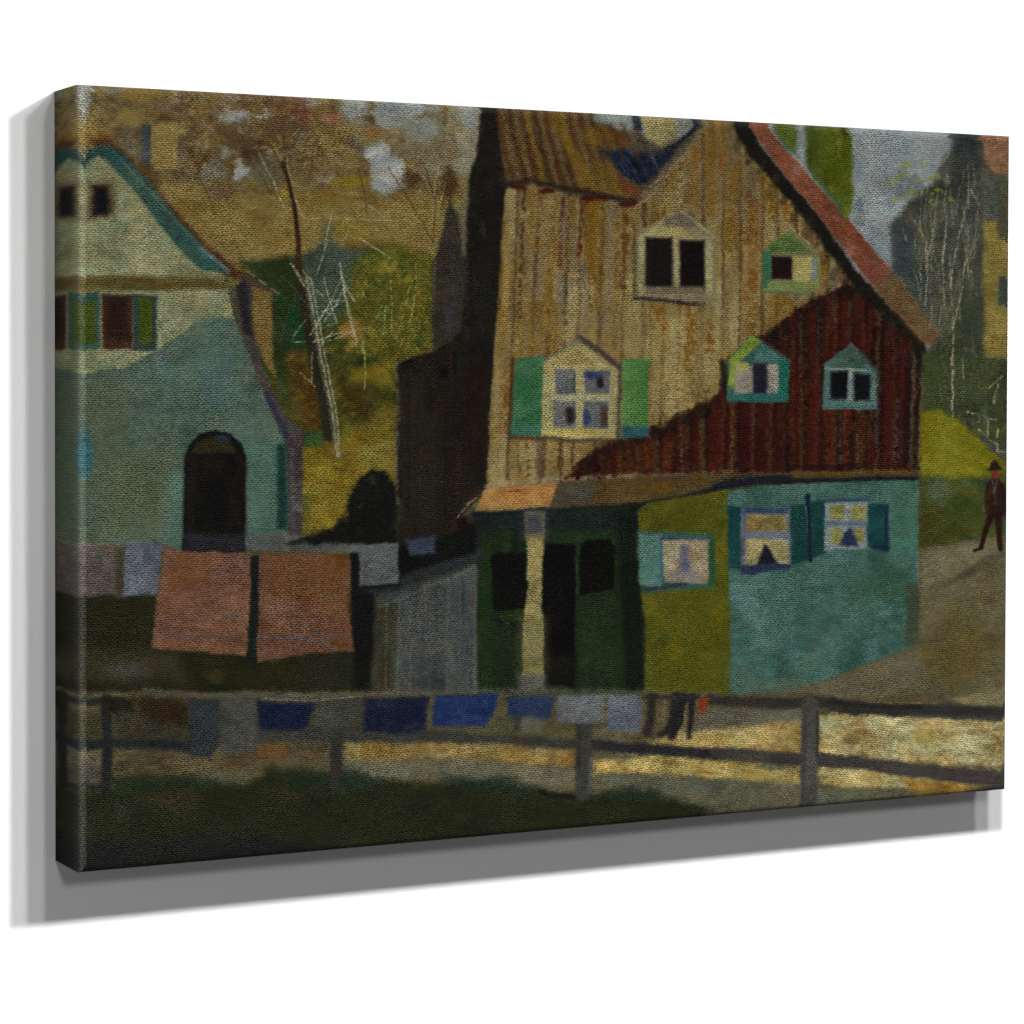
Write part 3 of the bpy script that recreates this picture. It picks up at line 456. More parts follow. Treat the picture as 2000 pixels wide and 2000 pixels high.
line([(1290, 1060), (1294, 1140)], 5, (62, 92, 106), a=.9, f=5); line([(1252, 1152), (1300, 1148), (1340, 1142)], 7, (40, 46, 56), f=6, dry=.2); rect(1384, 1050, 1396, 1146, (40, 74, 48), f=8)
P_G2 = part('painted_window', P_HOUSE, 'window with a dark triangular curtain gap on the teal wall'); P_GS = part('painted_shutter', P_HOUSE, 'dark teal shutter at the olive wall corner'); P_GS2 = part('painted_shutter', P_HOUSE, 'dark teal shutters between the two curtained windows'); P_GS3 = part('painted_shutter', P_HOUSE, 'dark teal shutter at the right end')
fill([(1420, 988), (1450, 990), (1452, 1114), (1422, 1112)], (23, 60, 60), f=7, j=10, lab=P_GS); fill([(1446, 992), (1545, 992), (1545, 1112), (1446, 1118)], (86, 92, 106), f=7, j=14, lab=P_G2)
rect(1452, 992, 1540, 1003, (48, 62, 84), f=7); rect(1458, 1005, 1538, 1040, (126, 114, 70), f=10, j=18); rect(1455, 1052, 1540, 1104, (124, 116, 80), f=8, j=17); fill([(1477, 1104), (1494, 1062), (1521, 1104)], (24, 27, 38), f=7)
line([(1500, 1062), (1530, 1104)], 3, (150, 146, 110), a=.8, dry=.4); fill([(1446, 1104), (1544, 1102), (1545, 1112), (1446, 1124)], (42, 50, 70), f=6); line([(1452, 1045), (1540, 1046)], 9, (92, 102, 118), f=6, a=.8)
fill([(1544, 988), (1578, 984), (1612, 976), (1614, 1080), (1580, 1092), (1546, 1106)], (23, 60, 56), f=7, j=10, lab=P_GS2)
P_PIPE = part('painted_drainpipe', P_HOUSE, 'navy pipe between the teal shutters')
line([(1578, 970), (1580, 1020), (1583, 1094)], 7, (24, 31, 44), f=4, lab=P_PIPE); ell(1578, 972, 6, 9, (24, 32, 48), f=5); line([(1575, 990), (1577, 1040)], 2.5, (84, 100, 112), a=.7, dry=.5)
P_G3 = part('painted_window', P_HOUSE, 'small window with four pale panes on the teal wall')
fill([(1610, 982), (1694, 980), (1696, 1072), (1612, 1076)], (106, 114, 118), f=7, j=12, lab=P_G3); line([(1612, 978), (1696, 976)], 5, (48, 62, 84), f=5)
for a, b, c, d in [(1620, 988, 1650, 1015), (1662, 988, 1692, 1016), (1622, 1032, 1645, 1062), (1666, 1034, 1688, 1058)]: rect(a, b, c, d, (120, 116, 66), f=10, j=14)
fill([(1640, 1066), (1648, 1042), (1660, 1030), (1668, 1046), (1676, 1068)], (36, 44, 68), f=8); line([(1614, 1022), (1692, 1024)], 8, (84, 96, 112), f=6)
rect(1695, 984, 1736, 1070, (25, 62, 62), f=7, j=10, lab=P_GS3); line([(1732, 990), (1730, 1074)], 7, (28, 40, 62), f=5); line([(1708, 1070), (1734, 1072)], 8, (28, 38, 60), f=6)

# ------------------------------------------------------------------ far right: poplars, grey house, yellow house, mound, path, person
P_POP = part('painted_poplar', None, 'green poplar behind the roof edge'); P_POP2 = part('painted_poplar', None, 'thin green poplar cut by the roof edge')
fill([(1576, 190), (1660, 190), (1664, 300), (1664, 400), (1652, 432), (1640, 412), (1585, 340), (1572, 320)], (76, 86, 22), f=12, w=6, j=13, lab=P_POP, tex=[((58, 62, 20), 14, 60, 0, .05, 1), ((92, 98, 26), 14, 50, 0, 0, 2)])
rect(1576, 200, 1600, 330, (60, 70, 26), f=20, a=.7); fill([(1580, 332), (1600, 345), (1650, 415), (1640, 412)], (66, 84, 60), f=10)
fill([(1524, 190), (1558, 190), (1554, 300), (1538, 290), (1514, 262)], (78, 90, 30), f=10, j=11, lab=P_POP2); fill([(1510, 250), (1540, 285), (1560, 310), (1530, 290)], (72, 96, 84), f=10)
P_GH = part('painted_grey_house', None, 'dim grey house gable behind bare branches')
fill([(1872, 190), (2000, 190), (2000, 930), (1806, 880), (1806, 700), (1838, 655), (1745, 535), (1738, 440), (1770, 400), (1820, 360), (1852, 300)], (70, 72, 62), f=14, w=7, j=12, lab=P_GH, tex=[((58, 60, 50), 40, 60, 0, .1, 1), ((84, 84, 68), 24, 50, 0, 0, 2), ((60, 66, 66), 40, 60, 0, -.1, 3)])
fill([(1860, 300), (1876, 262), (1904, 262), (1918, 320), (1900, 350)], (50, 54, 52), f=18); fill([(1740, 440), (1780, 440), (1790, 560), (1745, 530)], (56, 64, 68), f=24, a=.8)
P_PR = part('painted_pink_roof', P_GH, 'pink brown roof corner at the top right'); fill([(1904, 190), (2000, 190), (2000, 342), (1945, 340), (1925, 318)], (120, 88, 64), f=8, j=11, lab=P_PR, tex=[((104, 76, 50), 20, 14, 0, 0, 1)])
P_YH = part('painted_yellow_house', None, 'yellow house wall cut by the right edge')
fill([(1920, 432), (1948, 430), (1950, 460), (2000, 480), (2000, 704), (1918, 700), (1920, 600)], (118, 104, 52), f=9, j=10, lab=P_YH, tex=[((106, 94, 56), 24, 40, 0, 0, 1)]); rect(1950, 340, 2000, 466, (74, 74, 56), f=14, j=10)
P_YW = part('painted_window', P_YH); rect(1950, 540, 1970, 596, (60, 66, 62), f=7, lab=P_YW)
P_UND = part('painted_undergrowth', None, 'dark green growth right of the house')
fill([(1808, 690), (1840, 672), (1845, 620), (1880, 580), (1918, 590), (1920, 700), (2000, 700), (2000, 890), (1900, 850), (1830, 810), (1804, 830)], (58, 64, 40), f=18, w=6, j=11, lab=P_UND, tex=[((46, 54, 34), 30, 40, 0, .1, 1), ((66, 76, 40), 26, 40, 0, 0, 2), ((72, 74, 62), 26, 40, 0, -.1, 3)])
fill([(1878, 590), (1918, 590), (1918, 690), (1870, 700)], (52, 58, 50), f=26, a=.7); fill([(1806, 690), (1850, 700), (1840, 800), (1804, 800)], (56, 66, 34), f=30, a=.7)
dabs([(1770, 430), (1915, 330), (1915, 880), (1830, 790), (1838, 655)], [(92, 92, 72), (50, 54, 44), (112, 108, 84), (58, 64, 40)], 330, 24, 4, 1.5, a=.5, spread=.4)
for pts in [[(1860, 800), (1862, 640), (1858, 560), (1856, 500)], [(1862, 640), (1880, 560), (1884, 510)], [(1856, 560), (1870, 470), (1886, 400), (1896, 370)], [(1842, 520), (1850, 430), (1846, 400)], [(1810, 530), (1808, 470), (1785, 430)], [(1812, 500), (1826, 440), (1830, 380)], [(1840, 510), (1848, 440)],
            [(1884, 520), (1900, 480), (1912, 460)], [(1896, 370), (1910, 400)], [(1890, 370), (1908, 388)], [(1808, 600), (1812, 520)], [(1858, 700), (1862, 820)], [(1880, 700), (1882, 740)], [(1770, 470), (1762, 445)], [(1896, 530), (1902, 560)], [(1930, 850), (1930, 820)], [(1910, 840), (1950, 870)], [(1948, 840), (1948, 880), (1968, 882)], [(1930, 760), (1960, 730)], [(1940, 790), (1950, 750)], [(1890, 805), (1945, 820)]]:
    line(pts, 4, (146, 139, 110), w1=2.4, a=.75, w=3, f=2.5, dry=.5)
for _ in range(34):
    x, y = random.uniform(1785, 1908), random.uniform(380, 640); l = random.uniform(40, 110); d = random.uniform(-18, 22)
    line([(x, y), (x+d*.4, y-l*.5), (x+d, y-l)], 2.6, (136, 130, 104), w1=1.6, a=.6, w=3, f=2, dry=.5)
for x, y in [(1770, 322), (1800, 320), (1765, 340), (1740, 355), (1800, 348), (1825, 345), (1758, 345), (1775, 378), (1750, 392), (1815, 395), (1852, 392), (1828, 374), (1790, 375)]:
    line([(x-8, y+4), (x+3, y-3), (x+9, y+2)], 9, (124, 126, 52), a=.75, f=6, dry=.7)
P_MOUND = part('painted_mound', None, 'yellow green grassy mound')
fill([(1800, 806), (1832, 798), (1872, 824), (1905, 852), (1948, 890), (1975, 908), (1975, 945), (1900, 940), (1798, 936)], (108, 104, 24), f=9, w=4, j=10, lab=P_MOUND, tex=[((96, 94, 24), 40, 16, .4, .1, 1), ((120, 112, 30), 30, 12, .4, 0, 2)])
P_VERGE = part('painted_verge', None, 'dark green verge below the mound')
fill([(1797, 930), (1850, 936), (1975, 925), (1975, 1050), (1920, 1052), (1840, 1066), (1797, 1072)], (66, 72, 32), f=22, w=6, j=12, lab=P_VERGE, tex=[((48, 62, 38), 30, 24, 0, .1, 1), ((82, 88, 66), 24, 20, 0, -.1, 2)])
fill([(1797, 990), (1830, 1010), (1900, 1040), (1830, 1066), (1797, 1070)], (60, 58, 20), f=20, a=.8); ell(1835, 960, 22, 26, (84, 92, 72), f=30, a=.7); ell(1890, 1000, 40, 26, (54, 64, 26), f=30, a=.7)
P_PATH = part('painted_path', None, 'dusty path climbing to the right')
fill([(1797, 1072), (1850, 1064), (1920, 1050), (2000, 1038), (2000, 1400), (1400, 1420), (1400, 1362), (1540, 1352), (1620, 1328), (1700, 1298), (1774, 1268), (1796, 1258)], (88, 82, 58), f=10, w=4, j=10, lab=P_PATH, tex=[((78, 72, 54), 60, 20, -.35, .1, 1), ((92, 80, 44), 60, 40, -.35, 0, 2)])
fill([(1800, 1080), (1900, 1060), (1970, 1050), (1970, 1080), (1880, 1110), (1800, 1160)], (104, 98, 76), f=20, a=.7, j=11); line([(1830, 1150), (1890, 1120), (1930, 1092), (1972, 1078)], 9, (60, 60, 44), a=.55, f=12, w=5); ell(1880, 1270, 60, 70, (88, 74, 34), f=60, a=.6); fill([(1460, 1340), (1620, 1330), (1800, 1260), (1800, 1340), (1600, 1372)], (92, 88, 68), f=36, a=.6)
P_PERS = part('painted_person', None, 'small dark figure in a hat walking up the path')
BR = (44, 28, 22)
line([(1962, 985), (1966, 1050)], 10, (44, 54, 46), a=.5, f=10)
fill([(1927, 944), (1937, 934), (1951, 935), (1959, 950), (1960, 985), (1956, 1012), (1929, 1012), (1927, 980)], BR, f=4, w=2, j=10, lab=P_PERS, tex=[((60, 40, 28), 10, 26, 0, 0, 1)])
line([(1930, 946), (1925, 975), (1927, 1002)], 7, (50, 32, 24), w1=5, f=4, lab=P_PERS); line([(1957, 948), (1961, 980), (1958, 1004)], 7, (38, 24, 20), w1=5, f=4, lab=P_PERS)
line([(1936, 1005), (1924, 1040), (1917, 1068)], 13, (42, 24, 20), w1=9, f=4, lab=P_PERS); line([(1919, 1070), (1904, 1075)], 6, (36, 22, 20), f=3, lab=P_PERS)
line([(1949, 1005), (1952, 1040), (1954, 1072)], 14, (44, 24, 20), w1=10, f=4, lab=P_PERS)
line([(1937, 938), (1942, 962), (1947, 938)], 3.5, (104, 98, 90), a=.7, dry=.4, f=4); line([(1945, 950), (1944, 985)], 3, (92, 80, 66), a=.5, dry=.5)
line([(1923, 970), (1922, 1000)], 3, (108, 100, 76), a=.5, dry=.6)
ell(1944, 926, 7, 9, (104, 52, 42), f=4, lab=P_PERS); ell(1947, 926, 4, 5, (126, 46, 38), f=4); fill([(1927, 918), (1933, 914), (1936, 903), (1945, 899), (1951, 905), (1955, 914), (1960, 918), (1945, 919)], (38, 30, 25), f=4, lab=P_PERS)

# ------------------------------------------------------------------ yard, steps and the big washing
P_YARD = part('painted_yard', None, 'dark olive yard under the washing')
fill([(100, 1160), (740, 1160), (740, 1366), (100, 1376)], (35, 35, 17), f=16, w=7, j=8, lab=P_YARD, tex=[((30, 30, 16), 70, 30, 0, .1, 1), ((52, 48, 26), 60, 30, 0, -.05, 2)])
fill([(160, 1270), (340, 1270), (360, 1330), (170, 1330)], (56, 52, 36), f=50, a=.7); ell(250, 1310, 40, 16, (66, 68, 66), f=34, a=.6); fill([(600, 1290), (740, 1260), (740, 1356), (560, 1356)], (36, 36, 24), f=40, a=.7)
P_STEP = part('painted_steps', None, 'grey steps wall beside the porch')
fill([(690, 1170), (778, 1148), (860, 1128), (932, 1100), (932, 1356), (735, 1362)], (66, 69, 66), f=10, w=4, j=9, lab=P_STEP, tex=[((54, 58, 59), 22, 90, 0, .05, 1), ((78, 77, 72), 18, 80, 0, 0, 2)])
fill([(690, 1150), (728, 1150), (740, 1200), (730, 1290), (715, 1350), (690, 1350)], (20, 20, 18), f=16, j=5); fill([(730, 1180), (772, 1170), (768, 1350), (730, 1350)], (54, 52, 36), f=24, j=9)
line([(700, 1168), (780, 1140), (860, 1112), (932, 1090)], 26, (40, 44, 44), f=14, w=4); line([(780, 1120), (860, 1096), (932, 1082)], 12, (62, 68, 66), a=.7, f=10, dry=.4)
fill([(780, 1090), (930, 1020), (932, 1082), (860, 1100), (780, 1130)], (16, 17, 17), f=14, j=5); fill([(776, 1070), (800, 1062), (800, 1100), (776, 1120)], (16, 16, 16), f=8)
line([(900, 1130), (898, 1340)], 8, (56, 58, 58), a=.6, f=10); line([(924, 1110), (926, 1340)], 8, (92, 90, 86), a=.6, f=8)
for x in range(756, 926, 24):
    line([(x, 1190-(x-740)*.42), (x-2, 1280), (x-3, 1346)], 4, random.choice([(46, 49, 49), (52, 52, 48), (92, 92, 88)]), a=.6, w=3, f=4, dry=.35)
line([(742, 1186), (830, 1150), (930, 1108)], 5, (92, 98, 94), a=.6, w=3, f=5, dry=.4)
P_C1 = part('painted_cloth', None, 'pale pinkish sheet at the fold'); P_C2 = part('painted_cloth', None, 'pale blue grey sheet left of the orange towels'); P_T1 = part('painted_towel', None, 'left orange brown towel on the line'); P_T2 = part('painted_towel', None, 'right orange brown towel on the line'); P_C3 = part('painted_cloth', None, 'light grey cloth right of the orange towels'); P_C4 = part('painted_cloth', None, 'small slate blue cloth by the barn')
fill([(100, 1060), (232, 1062), (228, 1164), (100, 1168)], (88, 80, 73), f=8, j=11, lab=P_C1, tex=[((74, 70, 66), 26, 20, 0, 0, 1), ((98, 78, 64), 30, 16, 0, -.1, 2)]); rect(225, 1070, 245, 1170, (62, 58, 44), f=10)
fill([(244, 1058), (318, 1058), (306, 1165), (240, 1164)], (86, 90, 97), f=6, j=12, lab=P_C2, tex=[((74, 78, 86), 22, 20, 0, 0, 1)])
fill([(322, 1066), (358, 1078), (478, 1080), (498, 1084), (488, 1190), (482, 1284), (400, 1276), (297, 1268), (306, 1170)], (101, 71, 54), f=7, w=4, j=12, lab=P_T1, tex=[((94, 62, 36), 60, 30, 0, 0, 1), ((94, 74, 66), 50, 16, .05, .05, 2)])
fill([(507, 1082), (600, 1080), (686, 1084), (680, 1180), (692, 1272), (600, 1278), (502, 1294), (504, 1200)], (99, 69, 52), f=7, w=4, j=12, lab=P_T2, tex=[((94, 62, 34), 60, 30, 0, 0, 1), ((92, 74, 68), 50, 14, .05, .05, 2)])
fill([(330, 1090), (400, 1085), (420, 1130), (330, 1160)], (110, 68, 30), f=40, a=.5); fill([(520, 1090), (680, 1090), (676, 1200), (530, 1170)], (102, 66, 32), f=50, a=.5)
line([(320, 1240), (400, 1246), (470, 1250)], 8, (78, 68, 70), a=.7, f=7, dry=.4); line([(530, 1240), (610, 1248), (680, 1246)], 9, (80, 68, 68), a=.6, f=8, dry=.5); line([(310, 1258), (480, 1268)], 8, (128, 78, 40), a=.6, f=8, dry=.5); line([(330, 1220), (470, 1226)], 6, (128, 82, 54), a=.5, dry=.5, f=6); line([(540, 1232), (600, 1234)], 9, (126, 80, 40), a=.7, f=8, dry=.4)
fill([(490, 1086), (506, 1086), (502, 1200), (500, 1296), (482, 1296), (490, 1190)], (22, 28, 25), f=5, w=2, j=6); fill([(684, 1082), (700, 1082), (704, 1150), (728, 1160), (722, 1290), (700, 1296), (690, 1240)], (18, 18, 19), f=6, j=5)
fill([(700, 1066), (776, 1060), (778, 1142), (704, 1146)], (85, 89, 87), f=6, j=12, lab=P_C3, tex=[((74, 78, 80), 22, 16, 0, 0, 1)]); fill([(790, 1056), (848, 1044), (852, 1078), (800, 1086)], (52, 59, 74), f=12, w=6, j=9, lab=P_C4)
line([(702, 1150), (780, 1144)], 7, (22, 22, 22), f=6)

# ------------------------------------------------------------------ foreground: sunlit ground, grass, fence with small washing
P_GRD = part('painted_ground', None, 'straw coloured sunlit ground behind the fence')
fill([(100, 1352), (740, 1352), (1440, 1358), (1620, 1366), (2000, 1350), (2000, 1720), (100, 1720)], (80, 74, 52), f=12, w=5, j=11, lab=P_GRD, tex=[((66, 62, 46), 60, 12, 0, .1, 1), ((98, 88, 56), 60, 10, 0, -.05, 2)])
fill([(220, 1370), (760, 1370), (760, 1440), (500, 1450), (220, 1450)], (52, 49, 36), f=30, j=10); fill([(140, 1395), (200, 1390), (200, 1450), (140, 1450)], (58, 54, 33), f=18)
fill([(780, 1400), (1100, 1400), (1120, 1445), (800, 1440)], (74, 72, 46), f=20, a=.8)
fill([(220, 1478), (420, 1470), (640, 1452), (640, 1490), (500, 1505), (230, 1515)], (80, 69, 47), f=24, w=8, j=14, tex=[((62, 57, 43), 40, 8, 0, .15, 1)]); ell(530, 1470, 36, 18, (96, 70, 34), f=26, a=.7)
fill([(672, 1452), (900, 1444), (1120, 1464), (1122, 1498), (900, 1484), (676, 1486)], (124, 104, 56), f=18, w=8, j=16, tex=[((120, 104, 66), 50, 9, 0, .1, 1)]); fill([(676, 1486), (900, 1482), (1122, 1504), (1122, 1540), (900, 1526), (680, 1520)], (94, 90, 72), f=18, j=10)
fill([(1158, 1490), (1300, 1474), (1565, 1510), (1565, 1545), (1300, 1512), (1160, 1512)], (152, 134, 76), f=16, w=7, j=17, tex=[((130, 110, 62), 50, 9, .05, .1, 1)]); fill([(1270, 1450), (1330, 1430), (1420, 1408), (1565, 1400), (1565, 1470), (1400, 1466), (1280, 1462)], (146, 126, 74), f=20, w=6, j=14, tex=[((138, 112, 72), 40, 14, 0, 0, 1), ((150, 136, 92), 40, 12, 0, 0, 2)])
fill([(1395, 1385), (1565, 1385), (1565, 1405), (1400, 1425), (1340, 1430)], (88, 86, 72), f=18, j=10)
fill([(1598, 1396), (1760, 1396), (1980, 1405), (1980, 1500), (1800, 1490), (1600, 1474)], (148, 138, 96), f=14, w=8, j=19, tex=[((116, 104, 64), 40, 22, 0, .1, 1), ((152, 142, 104), 40, 20, 0, 0, 2)]); ell(1662, 1445, 16, 9, (92, 76, 44), f=14, a=.7); ell(1808, 1440, 24, 16, (124, 110, 44), f=20, a=.6)
fill([(1600, 1494), (1760, 1510), (1980, 1538), (1980, 1548), (1740, 1540), (1640, 1540), (1600, 1530)], (148, 136, 88), f=12, w=5, j=16); fill([(1760, 1518), (1980, 1540), (1980, 1560), (1780, 1546)], (122, 94, 40), f=14, j=14)
fill([(1160, 1514), (1300, 1514), (1565, 1530), (1640, 1540), (1800, 1546), (1980, 1552), (1980, 1600), (1420, 1610), (1330, 1570), (1160, 1545)], (84, 82, 64), f=16, w=5, j=11, tex=[((76, 78, 66), 40, 14, 0, .1, 1)])
fill([(1850, 1362), (1980, 1346), (1980, 1376), (1880, 1376)], (128, 120, 86), f=16, a=.7, j=13); line([(1690, 1372), (1830, 1374)], 3, (150, 128, 84), a=.7, dry=.7)
dabs([(1160, 1480), (1600, 1400), (1980, 1400), (1980, 1545), (1160, 1515)], [(172, 160, 112), (120, 104, 60), (160, 144, 86), (134, 106, 60), (176, 166, 120), (104, 92, 60)], 300, 32, 5, .05, a=.55, spread=.25)
dabs([(220, 1470), (1120, 1450), (1120, 1500), (220, 1510)], [(112, 96, 60), (84, 72, 46), (100, 80, 42)], 80, 30, 4, -.02, a=.4, spread=.2)
P_GRASS = part('painted_grass', None, 'dark green grass bank in the foreground')
GR = [(100, 1558), (200, 1548), (290, 1528), (350, 1518), (400, 1530), (480, 1530), (530, 1500), (600, 1508), (680, 1512), (760, 1526), (860, 1532), (960, 1522), (1060, 1544), (1120, 1556), (1200, 1542), (1260, 1544), (1330, 1568), (1400, 1582), (1450, 1600), (1450, 1720), (100, 1780)]
fill(GR, (35, 38, 20), f=24, w=10, j=6, lab=P_GRASS, tex=[((30, 35, 20), 90, 30, 0, .1, 1), ((45, 42, 24), 90, 30, 0, -.1, 2)])
fill([(100, 1640), (300, 1640), (420, 1622), (600, 1640), (620, 1670), (400, 1720), (100, 1740)], (30, 32, 30), f=40, w=10, j=5); ell(240, 1588, 20, 14, (50, 50, 46), f=24, a=.6); fill([(100, 1680), (500, 1650), (700, 1660), (100, 1750)], (28, 28, 25), f=40, a=.7)
for a in [[(350, 1512), (430, 1520), (430, 1536), (340, 1536)], [(520, 1506), (640, 1512), (760, 1520), (720, 1548), (560, 1532)], [(860, 1512), (1000, 1524), (1060, 1544), (960, 1550), (870, 1534)], [(1170, 1546), (1250, 1540), (1310, 1562), (1260, 1576)], [(675, 1500), (720, 1515), (700, 1545), (675, 1540)]]:
    fill(a, (33, 46, 35), f=26, w=9, a=.7, j=8, sm=1)
fill([(1050, 1545), (1125, 1552), (1125, 1562), (1060, 1556)], (26, 24, 18), f=10); fill([(220, 1520), (290, 1512), (340, 1522), (300, 1545), (220, 1550)], (30, 42, 24), f=14, a=.8); line([(105, 1540), (205, 1538)], 14, (36, 40, 38), f=10)
fill([(106, 1480), (200, 1475), (200, 1530), (106, 1535)], (78, 72, 58), f=18, j=12)

P_FEN = part('painted_fence', None, 'grey wooden post and rail fence')
DK = (52, 51, 48)
line([(100, 1376), (160, 1374), (240, 1368)], 16, (36, 39, 39), f=8, lab=P_FEN); line([(100, 1458), (160, 1460), (215, 1454), (300, 1454), (372, 1458)], 19, (34, 36, 37), f=9, w=4, lab=P_FEN)
line([(498, 1440), (580, 1438), (660, 1440), (800, 1440), (900, 1438)], 22, (54, 54, 50), f=9, w=4, lab=P_FEN); line([(890, 1440), (1000, 1446), (1126, 1456)], 20, (56, 54, 48), f=9, w=4, lab=P_FEN); line([(1156, 1456), (1260, 1464), (1400, 1474)], 21, (40, 38, 40), f=8, w=4, lab=P_FEN); line([(1400, 1470), (1500, 1478), (1570, 1486)], 24, (58, 55, 52), f=8, w=4, lab=P_FEN)
line([(1595, 1486), (1680, 1490), (1760, 1502), (1860, 1514), (1980, 1528)], 24, (62, 58, 55), w1=30, f=8, w=4, lab=P_FEN)
line([(1385, 1368), (1470, 1372), (1560, 1372), (1610, 1370), (1660, 1382), (1760, 1388), (1860, 1390), (1980, 1396)], 22, (48, 46, 42), w1=27, f=8, w=4, lab=P_FEN); line([(1620, 1370), (1700, 1380), (1800, 1382)], 9, (30, 29, 27), a=.7, f=8); line([(1780, 1398), (1980, 1404)], 8, (68, 66, 66), a=.7, f=8)
line([(1450, 1358), (1560, 1356), (1620, 1360)], 8, (78, 72, 54), a=.8, f=7)
FP1 = part('painted_fence_post', P_FEN, 'dark post near the fold'); FP2 = part('painted_fence_post', P_FEN, 'short dark post between the blue cloths'); FP3 = part('painted_fence_post', P_FEN, 'grey post in the middle'); FP4 = part('painted_fence_post', P_FEN, 'tall grey post at the right')
line([(208, 1366), (210, 1450), (208, 1545)], 20, (33, 34, 34), f=8, lab=FP1); line([(660, 1412), (658, 1460), (656, 1532)], 24, (48, 47, 42), f=8, w=4, lab=FP2)
line([(1142, 1414), (1140, 1480), (1138, 1550)], 30, (56, 55, 50), f=7, w=4, lab=FP3); line([(1132, 1420), (1130, 1500)], 8, (44, 42, 36), a=.7, f=7); line([(1154, 1490), (1152, 1546)], 7, (80, 78, 78), a=.7, f=6)
line([(1583, 1378), (1582, 1460), (1580, 1600)], 32, (70, 68, 64), f=6, w=3, lab=FP4); line([(1572, 1400), (1568, 1600)], 7, (58, 56, 54), a=.7, f=6); line([(1597, 1390), (1597, 1480)], 5, (40, 38, 34), a=.7, f=5)
P_LINE = part('painted_clothesline', None, 'pale washing line across the fence')
line([(280, 1348), (380, 1356), (500, 1362), (620, 1360), (760, 1356), (950, 1350), (1100, 1350), (1250, 1354), (1400, 1358)], 9, (82, 81, 73), f=8, w=4, a=.75, dry=.3, lab=P_LINE); line([(510, 1366), (600, 1370), (700, 1362)], 4, (120, 122, 116), a=.7, dry=.5)
fill([(255, 1360), (330, 1362), (366, 1376), (362, 1415), (290, 1408)], (44, 31, 18), f=26, w=6, j=8); fill([(200, 1366), (260, 1366), (262, 1390), (205, 1396)], (34, 32, 18), f=16)
def cloth(pts, c, lab, j=8, f=7, tex=None):
    k = part('painted_cloth', None, lab); fill(pts, c, f=f, w=4, j=j, lab=k, tex=tex)
cloth([(368, 1366), (432, 1366), (430, 1450), (410, 1482), (372, 1476)], (45, 49, 51), 'slate grey garment on the fence at the left', f=12)
cloth([(430, 1362), (502, 1364), (502, 1466), (432, 1476)], (68, 68, 63), 'dull grey cloth left of the blue cloths', f=18, j=11)
fill([(612, 1372), (712, 1366), (710, 1424), (610, 1424)], (62, 62, 54), f=14, j=7)
cloth([(502, 1366), (516, 1374), (614, 1376), (602, 1412), (590, 1426), (510, 1426)], (20, 28, 50), 'leftmost dark blue cloth', f=10)
cloth([(714, 1366), (838, 1362), (830, 1428), (800, 1434), (710, 1430)], (22, 28, 48), 'navy cloth right of the short fence post', f=12, tex=[((36, 38, 52), 40, 20, 0, 0, 1)])
cloth([(848, 1360), (974, 1356), (962, 1395), (946, 1420), (845, 1418)], (30, 46, 84), 'bright blue cloth in the middle of the line', f=9, tex=[((25, 38, 72), 40, 14, 0, 0, 1)])
cloth([(992, 1360), (1088, 1360), (1074, 1404), (1060, 1406), (990, 1400)], (38, 50, 76), 'small blue cloth with a slanted edge', f=10)
cloth([(1092, 1360), (1182, 1358), (1178, 1405), (1165, 1414), (1086, 1410)], (86, 90, 92), 'grey cloth left of the middle fence post top', f=12, j=11)
cloth([(1186, 1358), (1244, 1360), (1254, 1372), (1252, 1424), (1240, 1432), (1190, 1426)], (86, 92, 100), 'pale blue grey cloth with a rounded corner', f=10, j=10)
P_ST = part('painted_stockings', None, 'dark stockings hanging from the line')
line([(1276, 1362), (1272, 1400), (1264, 1432)], 17, (42, 39, 36), w1=16, f=9, w=4, lab=P_ST); line([(1322, 1362), (1318, 1400), (1304, 1425), (1288, 1436)], 22, (36, 34, 34), w1=10, f=8, w=4, lab=P_ST); line([(1336, 1362), (1330, 1400), (1312, 1438)], 16, (30, 29, 31), f=7, lab=P_ST); line([(1352, 1360), (1350, 1400), (1346, 1440)], 13, (34, 32, 35), w1=8, f=7, lab=P_ST)
line([(1300, 1366), (1296, 1416)], 6, (100, 92, 62), a=.8, f=5, dry=.4); line([(1341, 1376), (1334, 1428)], 6, (106, 98, 66), a=.85, dry=.4); line([(1285, 1366), (1282, 1424)], 4, (92, 86, 62), a=.5, dry=.5); line([(1260, 1364), (1364, 1360)], 7, (44, 42, 42), f=7)
k = part('painted_rag', None, 'small rust red rag at the end of the line'); fill([(1362, 1364), (1390, 1364), (1378, 1385), (1374, 1396), (1362, 1386)], (116, 54, 26), f=6, lab=k)
rect(1005, 1402, 1018, 1428, (50, 50, 46), f=8, a=.8); rect(1020, 1402, 1060, 1430, (88, 86, 80), f=12, a=.7)
#ENDPICTURE

# whole picture: slight broken brushwork
g = vnoise(X/3.1, Y/2.6, 61)*.6 + vnoise(X/7, Y/5, 62)*.4
PAINT += (g*(3.0+PAINT.mean(2)*.045))[..., None]
PAINT = np.clip(PAINT, 4, 250)
lum_ = PAINT.mean(2, keepdims=True)
PAINT = lum_ + (PAINT-lum_)*.92                                  # oil tones: a little greyer, a little deeper
PAINT = np.clip(104*(PAINT/104)**1.11, 3, 250)
def lin(c):
    c = c/255.
    return np.where(c <= .04045, c/12.92, ((c+.055)/1.055)**2.4)
GAIN = 0.60                                # pigment reflectance for one unit of shown brightness under this light
PIG = lin(PAINT)*GAIN

